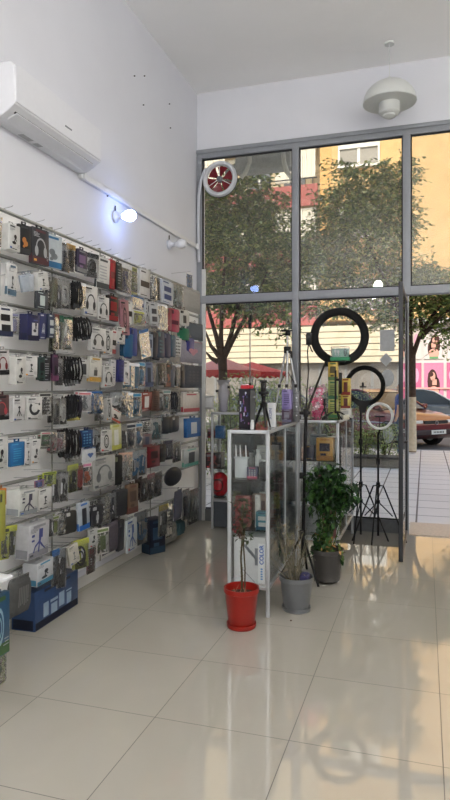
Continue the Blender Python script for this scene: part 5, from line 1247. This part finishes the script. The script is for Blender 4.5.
b = MB(); b.box(X0, X1, -.3, -.2, fz(389), fz(387.5), mat((236, 150, 140), .6)); b.build('rail', e)
b = MB()
b.box(X0, X1, -.6, -.2, zt-.1, zt+.1, mat((200, 196, 186), .6)); b.build('canopy', e)
# blocks that close the street to either side
for (x0, x1, nm) in ((-40, fx(150)-6.2, 'distant tan building closing the street on the left'), (fx(640)+.1, 40, 'distant tan building closing the street on the right')):
    b = MB(); b.box(x0, x1, 0, 4, 0, 18, mat((206, 186, 150), .8)); o = b.build('side_building', loc=(0, FY, 0)); tag(o, nm, 'building')

# --- trees
M_BARK = mat((70, 56, 46), .9, scale=20, bump=.8, var=.25); M_WASH = mat((190, 176, 150), .85, scale=14, bump=.3, var=.12)
LV = [mat((116, 138, 72), .6), mat((96, 122, 62), .6), mat((140, 158, 84), .6), mat((78, 102, 54), .6), mat((166, 174, 104), .6)]
def tree(base, Y, trunk, limbs, blobs, n, size, lab, wash=None, seed=1, grp='street trees outside the window'):
    r = random.Random(seed); b0 = on_z(*base); b0 = Vector((on_y(base[0], 400, Y).x, Y, 0))
    e = tag(empty('street_tree', b0), lab, 'tree', grp)
    def L(px, py, dy=0): v = on_y(px, py, Y+dy); return (v.x-b0.x, dy, max(v.z, 0))
    b = MB(); b.tube([(L(x, y)) for x, y, _ in trunk], [w for _, _, w in trunk], M_BARK, 12); b.build('trunk', e, smooth=True)
    if wash:
        b = MB(); b.tube([L(x, y) for x, y, _ in wash], [w*1.06 for _, _, w in wash], M_WASH, 12); b.build('whitewash', e, smooth=True)
    b = MB()
    for lm in limbs:
        dy = r.uniform(-.5, .5); k = len(lm); b.tube([L(x, y, dy*i/k) for i, (x, y) in enumerate(lm)], [.06*(1-.75*i/(k-1)) for i in range(k)], M_BARK, 7)
    b.build('branches', e, smooth=True)
    sc = Y/FPX; tot = sum(rx*ry for _, _, rx, ry in blobs)
    cl = MB(); tw = MB()
    for (bx, by, rx, ry) in blobs:
        c_ = Vector(L(bx, by, r.uniform(-.4, .4))); m_ = int(n*rx*ry/tot)
        # sprays: short twigs carrying rows of leaves
        for s_ in range(max(1, m_//7)):
            while True:
                v = Vector((r.uniform(-1, 1), r.uniform(-1, 1), r.uniform(-1, 1)))
                if v.length < 1: break
            p = c_+Vector((v.x*rx*sc, v.y*min(rx, 34)*sc*.8, v.z*ry*sc)); d = Vector((v.x+r.uniform(-.7, .7), v.y+r.uniform(-.7, .7), r.uniform(-.9, .35))).normalized()
            ln = size*4*r.uniform(.6, 1.3); tw.tube([p, p+d*ln], [.006, .002], M_BARK, 3)
            for k in range(7):
                q = p+d*ln*(k+.5)/7; a = r.uniform(0, 2*PI); ld = (d*.6+Vector((math.cos(a), math.sin(a), r.uniform(-.7, .2)))).normalized(); l2 = size*r.uniform(.7, 1.35)
                sd = ld.cross(Vector((r.uniform(-1, 1), r.uniform(-1, 1), 1))).normalized()*l2*.26
                cl.add([q, q+ld*l2*.5+sd, q+ld*l2, q+ld*l2*.5-sd], [(0, 1, 2, 3)], LV[int(r.random()**1.3*len(LV))])
    tw.build('twigs', e); cl.build('foliage', e)
    return e
tree((223, 420), 12.6, [(223, 430, .10), (223, 385, .095), (223, 356, .09)], [], [], 0, .1, 'x') if False else None
tree((223, 430), 12.6, [(223, 444, .11), (223, 400, .10), (223, 372, .095), (222, 356, .10)],
     [[(222, 360), (216, 335), (210, 315), (205, 296), (206, 260)], [(222, 358), (221, 335), (222, 310), (224, 270), (228, 230)], [(223, 358), (231, 335), (237, 312), (243, 280), (250, 240)],
      [(223, 360), (233, 340), (243, 322), (256, 300), (268, 270)], [(219, 356), (211, 346), (205, 330)], [(218, 362), (211, 358), (206, 352)]],
     [(235, 205, 30, 26), (262, 212, 24, 26), (212, 232, 20, 30), (240, 245, 34, 26), (272, 250, 24, 26), (255, 285, 30, 20), (222, 280, 24, 20), (250, 180, 18, 12), (283, 285, 16, 16), (272, 305, 20, 10), (235, 303, 28, 9), (256, 318, 14, 6), (282, 320, 14, 8), (205, 200, 14, 20), (300, 265, 14, 24)],
     17000, .10, 'leafy tree with forked bare limbs outside the left window', seed=4)
tree((412, 449), 14.6, [(412, 452, .095), (412, 420, .088), (412, 385, .082), (411.5, 355, .09)],
     [[(411, 356), (410, 330), (411, 305), (412, 280), (405, 240)], [(412, 358), (420, 335), (430, 318), (444, 303), (462, 290)], [(420, 338), (432, 326), (446, 312), (470, 300)], [(423, 333), (420, 318), (418, 305)],
      [(411, 345), (395, 300), (375, 260), (360, 220)], [(411, 335), (390, 300), (350, 280), (325, 262)]],
     [(365, 192, 32, 24), (392, 178, 18, 20), (345, 205, 24, 24), (335, 235, 28, 24), (368, 232, 34, 28), (395, 225, 20, 34), (325, 268, 28, 24), (358, 272, 34, 24), (392, 275, 24, 24), (420, 280, 20, 14), (442, 280, 22, 15), (430, 272, 16, 9), (428, 300, 22, 10), (446, 330, 12, 18), (455, 300, 20, 20), (375, 305, 30, 10), (330, 305, 30, 10), (345, 168, 14, 8), (416, 305, 9, 22), (390, 322, 16, 8), (308, 250, 12, 20), (480, 290, 24, 24)],
     26500, .10, 'leafy tree with a whitewashed lower trunk beside the parked red car', wash=[(412, 451, .095), (412, 420, .088), (412, 397, .083)], seed=9)

# --- shrubs and planters behind the glass
def shrub(px, ytop, Y, rw, lab, n=1100, col=None, seed=0, z0=0.0, h=None):
    r = random.Random(seed+50); p = on_y(px, ytop, Y); H = h or p.z
    e = tag(empty('shrub', (p.x, Y, 0)), lab, 'shrub', 'shrubs outside the window'); b = MB(); pts = []
    for k in range(9):
        a = r.uniform(0, 2*PI); b.tube([(0, 0, 0), (math.cos(a)*rw*.4, math.sin(a)*rw*.4, H*.5), (math.cos(a)*rw*.8, math.sin(a)*rw*.8, H*r.uniform(.75, 1))], [.012, .008, .004], M_BARK, 4)
    b.build('stems', e)
    for k in range(n):
        a, u_ = r.uniform(0, 2*PI), r.random()**.6; z = r.uniform(.08, 1); pts.append((rw*u_*math.cos(a), rw*u_*math.sin(a), z0+(H-z0)*z))
    leaf_cloud('leaves', e, pts, .07, col or [LV[0], LV[2], LV[4], mat((130, 144, 100), .6)], r, 0, .4)
for k, (px, yt, Y, rw, lab) in enumerate(((212, 398, 9.6, .35, 'low green shrub below the forked tree'), (243, 372, 10.2, .3, 'green shrub behind the black speaker box'), (262, 384, 9.4, .34, 'shrub right of the speaker box outside'),
    (280, 376, 10.5, .38, 'pale green shrub behind the silver tripod'), (316, 384, 10.4, .35, 'shrub behind the pink flower bag'), (350, 392, 13.4, .5, 'grey green shrub behind the yellow boxes'), (232, 392, 9.0, .25, 'shrub behind the wrapped bottles'))):
    shrub(px, yt, Y, rw, lab, seed=k)
shrub(386, 424, 12.7, .33, 'leaning low shrub outside behind the small white ring light', n=900, seed=20)
shrub(364, 430, 12.6, .2, 'low shrub outside left of the white ring light', n=700, seed=21)
p0, p1 = on_y(300, 460, 11.9), on_y(401, 460, 11.9)
b = MB(); b.rbox(p0.x, p1.x, -.18, .18, 0, .16, mat((110, 106, 98), .8), r=.02, axis='x'); b.rbox(p0.x, p1.x, -.2, .2, .16, .2, mat((60, 58, 54), .8), r=.01, axis='x')
o = b.build('planter_kerb', loc=(0, 11.9, 0)); tag(o, 'low dark stone planter edge on the pavement behind the tripods', 'planter')
# --- parasols
def parasol(px, ytop, yrim, Y, R, lab, top=(206, 92, 84), val=(170, 40, 44)):
    a = on_y(px, ytop, Y); z1, z0 = a.z, on_y(px, yrim, Y).z
    e = tag(empty('parasol', (a.x, Y, 0)), lab, 'parasol', 'red parasols outside'); m = mat(top, .8); b = MB(); n = 8; vs = [(0, 0, z1)]; fs = []
    for j, f_ in ((1, .5), (2, 1.0)):
        for k in range(n): t = 2*PI*(k+.5)/n; vs.append((R*f_*math.cos(t), R*f_*math.sin(t), z1+(z0+.12-z1)*(f_**.9)))
    for k in range(n): fs.append((0, 1+k, 1+(k+1) % n)); fs.append((1+k, 9+k, 9+(k+1) % n, 1+(k+1) % n))
    b.add(vs, fs, m); b.build('canopy', e)
    b = MB()
    for k in range(n):
        t0, t1 = 2*PI*(k+.5)/n, 2*PI*(k+1.5)/n
        for q in range(4):
            f0, f1 = q/4, (q+1)/4; P0 = Vector((R*math.cos(t0), R*math.sin(t0), 0)).lerp(Vector((R*math.cos(t1), R*math.sin(t1), 0)), f0); P1 = Vector((R*math.cos(t0), R*math.sin(t0), 0)).lerp(Vector((R*math.cos(t1), R*math.sin(t1), 0)), f1)
            b.add([(P0.x, P0.y, z0+.12), (P1.x, P1.y, z0+.12), (P1.x, P1.y, z0+.02), ((P0.x+P1.x)/2, (P0.y+P1.y)/2, z0-.03), (P0.x, P0.y, z0+.02)], [(0, 1, 2, 3, 4)], mat(val, .8))
    b.build('valance', e)
    b = MB(); b.tube([(0, 0, .05), (0, 0, z1)], .025, M_WHT, 8); b.build('pole', e)
    b = MB(); b.lathe([(.28, 0), (.28, .06), (.05, .1), (0, .1)], mat((120, 118, 114), .8), 16); b.build('base', e)
parasol(222, 357, 376, 14.0, .92, 'pale red parasol beneath the forked tree', (222, 150, 140), (186, 70, 66))
parasol(252, 362, 377, 16.2, 1.0, 'red parasol right of the forked tree', (196, 80, 74))

# --- cars
def car(e, L, Wd, prof, belt, glass, col, name='body'):
    """local: length along x (front at +x), width along y; prof: list of (x, ztop) of the whole side outline"""
    m = mat(col, .25, .3, .02, coat=.8); n = len(prof)
    return m
def build_car(loc, rz, col, lab, hatch=False, plate=True):
    e = tag(empty('car', loc, rz), lab, 'car', 'parked cars outside'); m = mat(col, .28, .25, .02, coat=.7)
    mg = mat((44, 52, 58), .08, 0, .0); L, Wd = 2.1, .84
    lower = [(-L, .42), (-L+.04, .72), (-L+.16, .92), (-1.15, .97), (.75, .96), (1.6, .84), (L-.12, .72), (L, .58), (L-.02, .30), (L-.2, .2), (-L+.2, .2)]
    b = MB(); ys = ((-Wd, .93, .06), (-Wd+.08, 1, 0), (Wd-.08, 1, 0), (Wd, .93, .06))
    vs = []; n = len(lower)
    for y, s_, dz in ys:
        for (x, z) in lower: vs.append((x*(s_ if abs(x) > 1.9 else 1)*(1), y, z-(dz if z > .5 else -.02)))
    fs = [(j*n+i, j*n+(i+1) % n, (j+1)*n+(i+1) % n, (j+1)*n+i) for j in range(3) for i in range(n)]+[tuple(range(n)), tuple(range(3*n, 4*n))]
    b.add(vs, fs, m); b.build('body', e, smooth=True)
    cab = [(-1.75, .93), (-1.35, 1.34), (-.9, 1.43), (.0, 1.43), (.35, 1.36), (1.05, .94)]
    for nm, ins, zs, ma in (('windows', 0, 0, mg), ('roof', .0, 0, m)):
        b = MB(); vs = []; k = len(cab)
        for y, q in ((-1, 1), (1, 1)):
            for (x, z) in cab:
                f = (z-.93)/.5; vs.append((x, y*(Wd-.04-.16*f), z))
        if nm == 'windows':
            b.add(vs, [tuple(range(k)), tuple(range(k, 2*k))]+[(i, (i+1), k+i+1, k+i) for i in range(k-1)], ma)
        else:
            for i, j in ((1, 2), (2, 3), (3, 4)):
                (xa, za), (xb, zb_) = cab[i], cab[j]; wa = Wd-.04-.16*(za-.93)/.5; wb = Wd-.04-.16*(zb_-.93)/.5
                b.add([(xa, -wa, za+.012), (xa, wa, za+.012), (xb, wb, zb_+.012), (xb, -wb, zb_+.012)], [(0, 1, 2, 3)], ma)
            for s_ in (-1, 1):
                for (xa, za), (xb, zb_) in ((cab[4], cab[5]), (cab[0], cab[1]), ((-.35, 1.43), (-.4, .95))):
                    wa = Wd-.04-.16*(za-.93)/.5+.006; wb = Wd-.04-.16*(zb_-.93)/.5+.006; b.tube([(xa, s_*wa, za), (xb, s_*wb, zb_)], .032, ma, 6)
                b.tube([(x, s_*(Wd-.04-.16*(z-.93)/.5), z) for x, z in cab[1:5]], .03, ma, 6)
        b.build(nm, e)
    for (x, y) in ((-1.3, -Wd), (-1.3, Wd), (1.3, -Wd), (1.3, Wd)):
        b = MB(); s_ = -1 if y < 0 else 1; T = T_(x, y-s_*.09, .31, rx=PI/2)
        b.lathe([(.31, -.10), (.32, -.08), (.32, .08), (.31, .10), (.2, .105), (.2, -.105)], mat((26, 26, 28), .8), 24, T); w_ = b.build('wheel', e, smooth=True)
        b = MB(); b.lathe([(.001, -.108), (.2, -.106), (.2, .106), (.001, .108)], mat((176, 178, 182), .3, .7), 20, T); b.build('hubcap', w_)
        b = MB(); b.torus(.345, .02, M_BLK, 24, 6, T_(x, y+s_*.0, .31), a0=0, a1=PI); b.build('wheel_arch', e)
    for s_ in (-1, 1):
        b = MB(); b.rbox(L-.13, L-.035, s_*.62-.17, s_*.62+.17, .55, .69, mat((214, 212, 206), .15), r=.02, axis='x'); b.build('headlight', e, smooth=True)
        b = MB(); b.rbox(.82, .96, s_*(Wd+.06)-.08, s_*(Wd+.06)+.08, .94, 1.06, m, r=.03, axis='x'); b.build('mirror', e, smooth=True)
    b = MB(); b.rbox(L-.08, L-.015, -.42, .42, .56, .68, mat((36, 34, 36), .5), r=.02, axis='x'); b.build('grille', e)
    b = MB(); b.torus(.045, .008, M_STEEL, 20, 6, T_(L-.005, 0, .625, rz=PI/2)); b.build('emblem', e)
    b = MB(); b.rbox(L-.06, L+.05, -Wd+.02, Wd-.02, .33, .46, mat((52, 38, 40), .5), r=.04, axis='x'); b.build('bumper', e, smooth=True)
    b = MB(); b.box(L+.05, L+.06, -.26, .26, .35, .45, mat((214, 214, 208), .5)); b.build('number_plate', e)
    b = MB()
    for k in range(7): b.box(L+.0602, L+.062, -.19+.055*k, -.16+.055*k, .375, .425, M_BLK)
    b.build('plate_characters', e)
    b = MB(); b.tube([(-1.6, -Wd-.0, .62), (1.9, -Wd-.0, .60)], .015, M_STEEL, 5); b.tube([(-1.6, Wd, .62), (1.9, Wd, .60)], .015, M_STEEL, 5); b.build('side_strip', e)
    return e
c_ = on_y(437, 440, 16.4)
ry_ = .85; build_car((c_.x-2.1*math.sin(ry_), 16.3+2.1*math.cos(ry_), -.03), -PI/2+ry_, (104, 30, 34), 'dark red parked car facing the shop, beside the tree trunk')
c_ = on_y(412, 430, 21.6)
build_car((c_.x+.35, 22.4, -.03), 0.0, (84, 92, 98), 'grey car parked side-on behind the dark red one')
c_ = on_y(300, 430, 21.6)
build_car((c_.x-.9, 22.6, -.03), 0.0, (60, 62, 66), 'dark grey car behind the shrubs outside the window')
# --- person on the pavement, seen through the door glass
q = on_z(405.6, 459); pe = tag(empty('person', (q.x-.10, q.y, 0), -1.75), 'person in a blue top and jeans standing beyond the door edge', 'person')
def skin(name, verts, edges, rad, ma, parent, root=0):
    me = bpy.data.meshes.new(name); me.from_pydata(verts, edges, []); o = bpy.data.objects.new(name, me); COL.objects.link(o); o.parent = parent
    sk = o.modifiers.new('skin', 'SKIN'); 
    for i, r_ in enumerate(rad): me.skin_vertices[0].data[i].radius = (r_, r_) if not isinstance(r_, tuple) else r_
    me.skin_vertices[0].data[root].use_root = True
    sb = o.modifiers.new('sub', 'SUBSURF'); sb.levels = sb.render_levels = 2; me.materials.append(ma)
    return o
H = 1.58; k = H/1.75
V = [(0, 0, .95), (0, 0, 1.12), (0, 0, 1.3), (0, 0, 1.42), (0, 0, 1.50), (0, -.01, 1.60), (0, -.01, 1.70),
     (.17, 0, 1.40), (.22, .01, 1.15), (.22, -.05, .92), (.21, -.08, .85), (-.17, 0, 1.40), (-.22, .01, 1.15), (-.20, -.10, .95), (-.18, -.13, .88),
     (.09, 0, .88), (.10, -.01, .50), (.10, .01, .08), (.10, -.13, .035), (-.09, 0, .88), (-.12, .05, .50), (-.12, .10, .08), (-.12, -.04, .035)]
E = [(0, 1), (1, 2), (2, 3), (3, 4), (4, 5), (5, 6), (3, 7), (7, 8), (8, 9), (9, 10), (3, 11), (11, 12), (12, 13), (13, 14), (0, 15), (15, 16), (16, 17), (17, 18), (0, 19), (19, 20), (20, 21), (21, 22)]
Rd = [.12, .11, .13, .09, .05, .085, .07, .055, .042, .032, .03, .055, .042, .032, .03, .085, .058, .04, .035, .085, .058, .04, .035]
sc_ = lambda vs: [(a*k, b_*k, c_*k) for a, b_, c_ in vs]
M_SKN = mat((190, 146, 122), .6)
def body_mat():
    m = bpy.data.materials.new('clothed_body'); m.use_nodes = True; nt = m.node_tree; b = nt.nodes['Principled BSDF']; b.inputs['Roughness'].default_value = .8
    tc = nt.nodes.new('ShaderNodeTexCoord'); sp = nt.nodes.new('ShaderNodeSeparateXYZ'); nt.links.new(tc.outputs['Object'], sp.inputs[0])
    rp = nt.nodes.new('ShaderNodeValToRGB'); nt.links.new(sp.outputs[2], rp.inputs[0]); rp.color_ramp.interpolation = 'CONSTANT'
    el = rp.color_ramp.elements; el[0].position = 0; el[0].color = (*lin((40, 38, 40)), 1); el[1].position = .09*k; el[1].color = (*lin((62, 84, 116)), 1)
    a = el.new(.93*k if .93*k < 1 else .95); a.color = (*lin((34, 62, 130)), 1)
    nt.links.new(rp.outputs[0], b.inputs['Base Color']); return m
skin('body', sc_(V), E, [r_*k for r_ in Rd], M_SKN, pe)
TV = [(0, 0, .90), (0, 0, 1.12), (0, 0, 1.3), (0, 0, 1.41), (.17, 0, 1.40), (.215, .01, 1.2), (-.17, 0, 1.40), (-.215, .01, 1.2)]
skin('shirt', sc_(TV), [(0, 1), (1, 2), (2, 3), (3, 4), (4, 5), (3, 6), (6, 7)], [r_*k for r_ in (.145, .13, .145, .10, .07, .056, .07, .056)], mat((34, 66, 136), .8), pe)
JV = [(0, 0, .93), (.09, 0, .86), (.10, -.01, .50), (.10, .01, .10), (-.09, 0, .86), (-.12, .05, .50), (-.12, .10, .10)]
skin('jeans', sc_(JV), [(0, 1), (1, 2), (2, 3), (0, 4), (4, 5), (5, 6)], [r_*k for r_ in (.125, .10, .074, .056, .10, .074, .056)], mat((70, 92, 124), .85), pe)
HVt = [(0, .02, 1.56), (0, .03, 1.66), (0, .0, 1.735)]
skin('hair', sc_(HVt), [(0, 1), (1, 2)], [r_*k for r_ in (.06, .088, .07)], mat((48, 36, 30), .8), pe)
b = MB()
for x in (-.03, .03): b.lathe([(.001, -.006), (.008, 0), (.001, .006)], M_BLK, 8, T_(x*k, -.093*k, 1.63*k, rx=PI/2))
b.rbox(-.008, .008, -.112*k, -.085*k, 1.59*k, 1.62*k, M_SKN, r=.004); b.build('face_features', pe)

# ================================================================== LIGHT
w = bpy.data.worlds.new('world'); S.world = w; w.use_nodes = True; nt = w.node_tree
sky = nt.nodes.new('ShaderNodeTexSky'); sky.sky_type = 'NISHITA'; sky.sun_disc = False; sky.sun_elevation = math.radians(42); sky.sun_rotation = math.radians(170)
sky.air_density = 1.2; sky.dust_density = 2.5
bg = nt.nodes['Background']; nt.links.new(sky.outputs[0], bg.inputs['Color']); bg.inputs['Strength'].default_value = SKY_S
sd = bpy.data.lights.new('sun', 'SUN'); sd.energy = SUN_E; sd.angle = .01; sd.color = (1, .93, .82)
so = bpy.data.objects.new('sun', sd); COL.objects.link(so); so.rotation_euler = Vector((.22, .75, -.62)).to_track_quat('-Z', 'Y').to_euler()
def area(name, loc, sx, sy, e_, col, rot):
    l = bpy.data.lights.new(name, 'AREA'); l.shape = 'RECTANGLE'; l.size = sx; l.size_y = sy; l.energy = e_; l.color = col
    o = bpy.data.objects.new(name, l); COL.objects.link(o); o.location = loc; o.rotation_euler = rot; return o
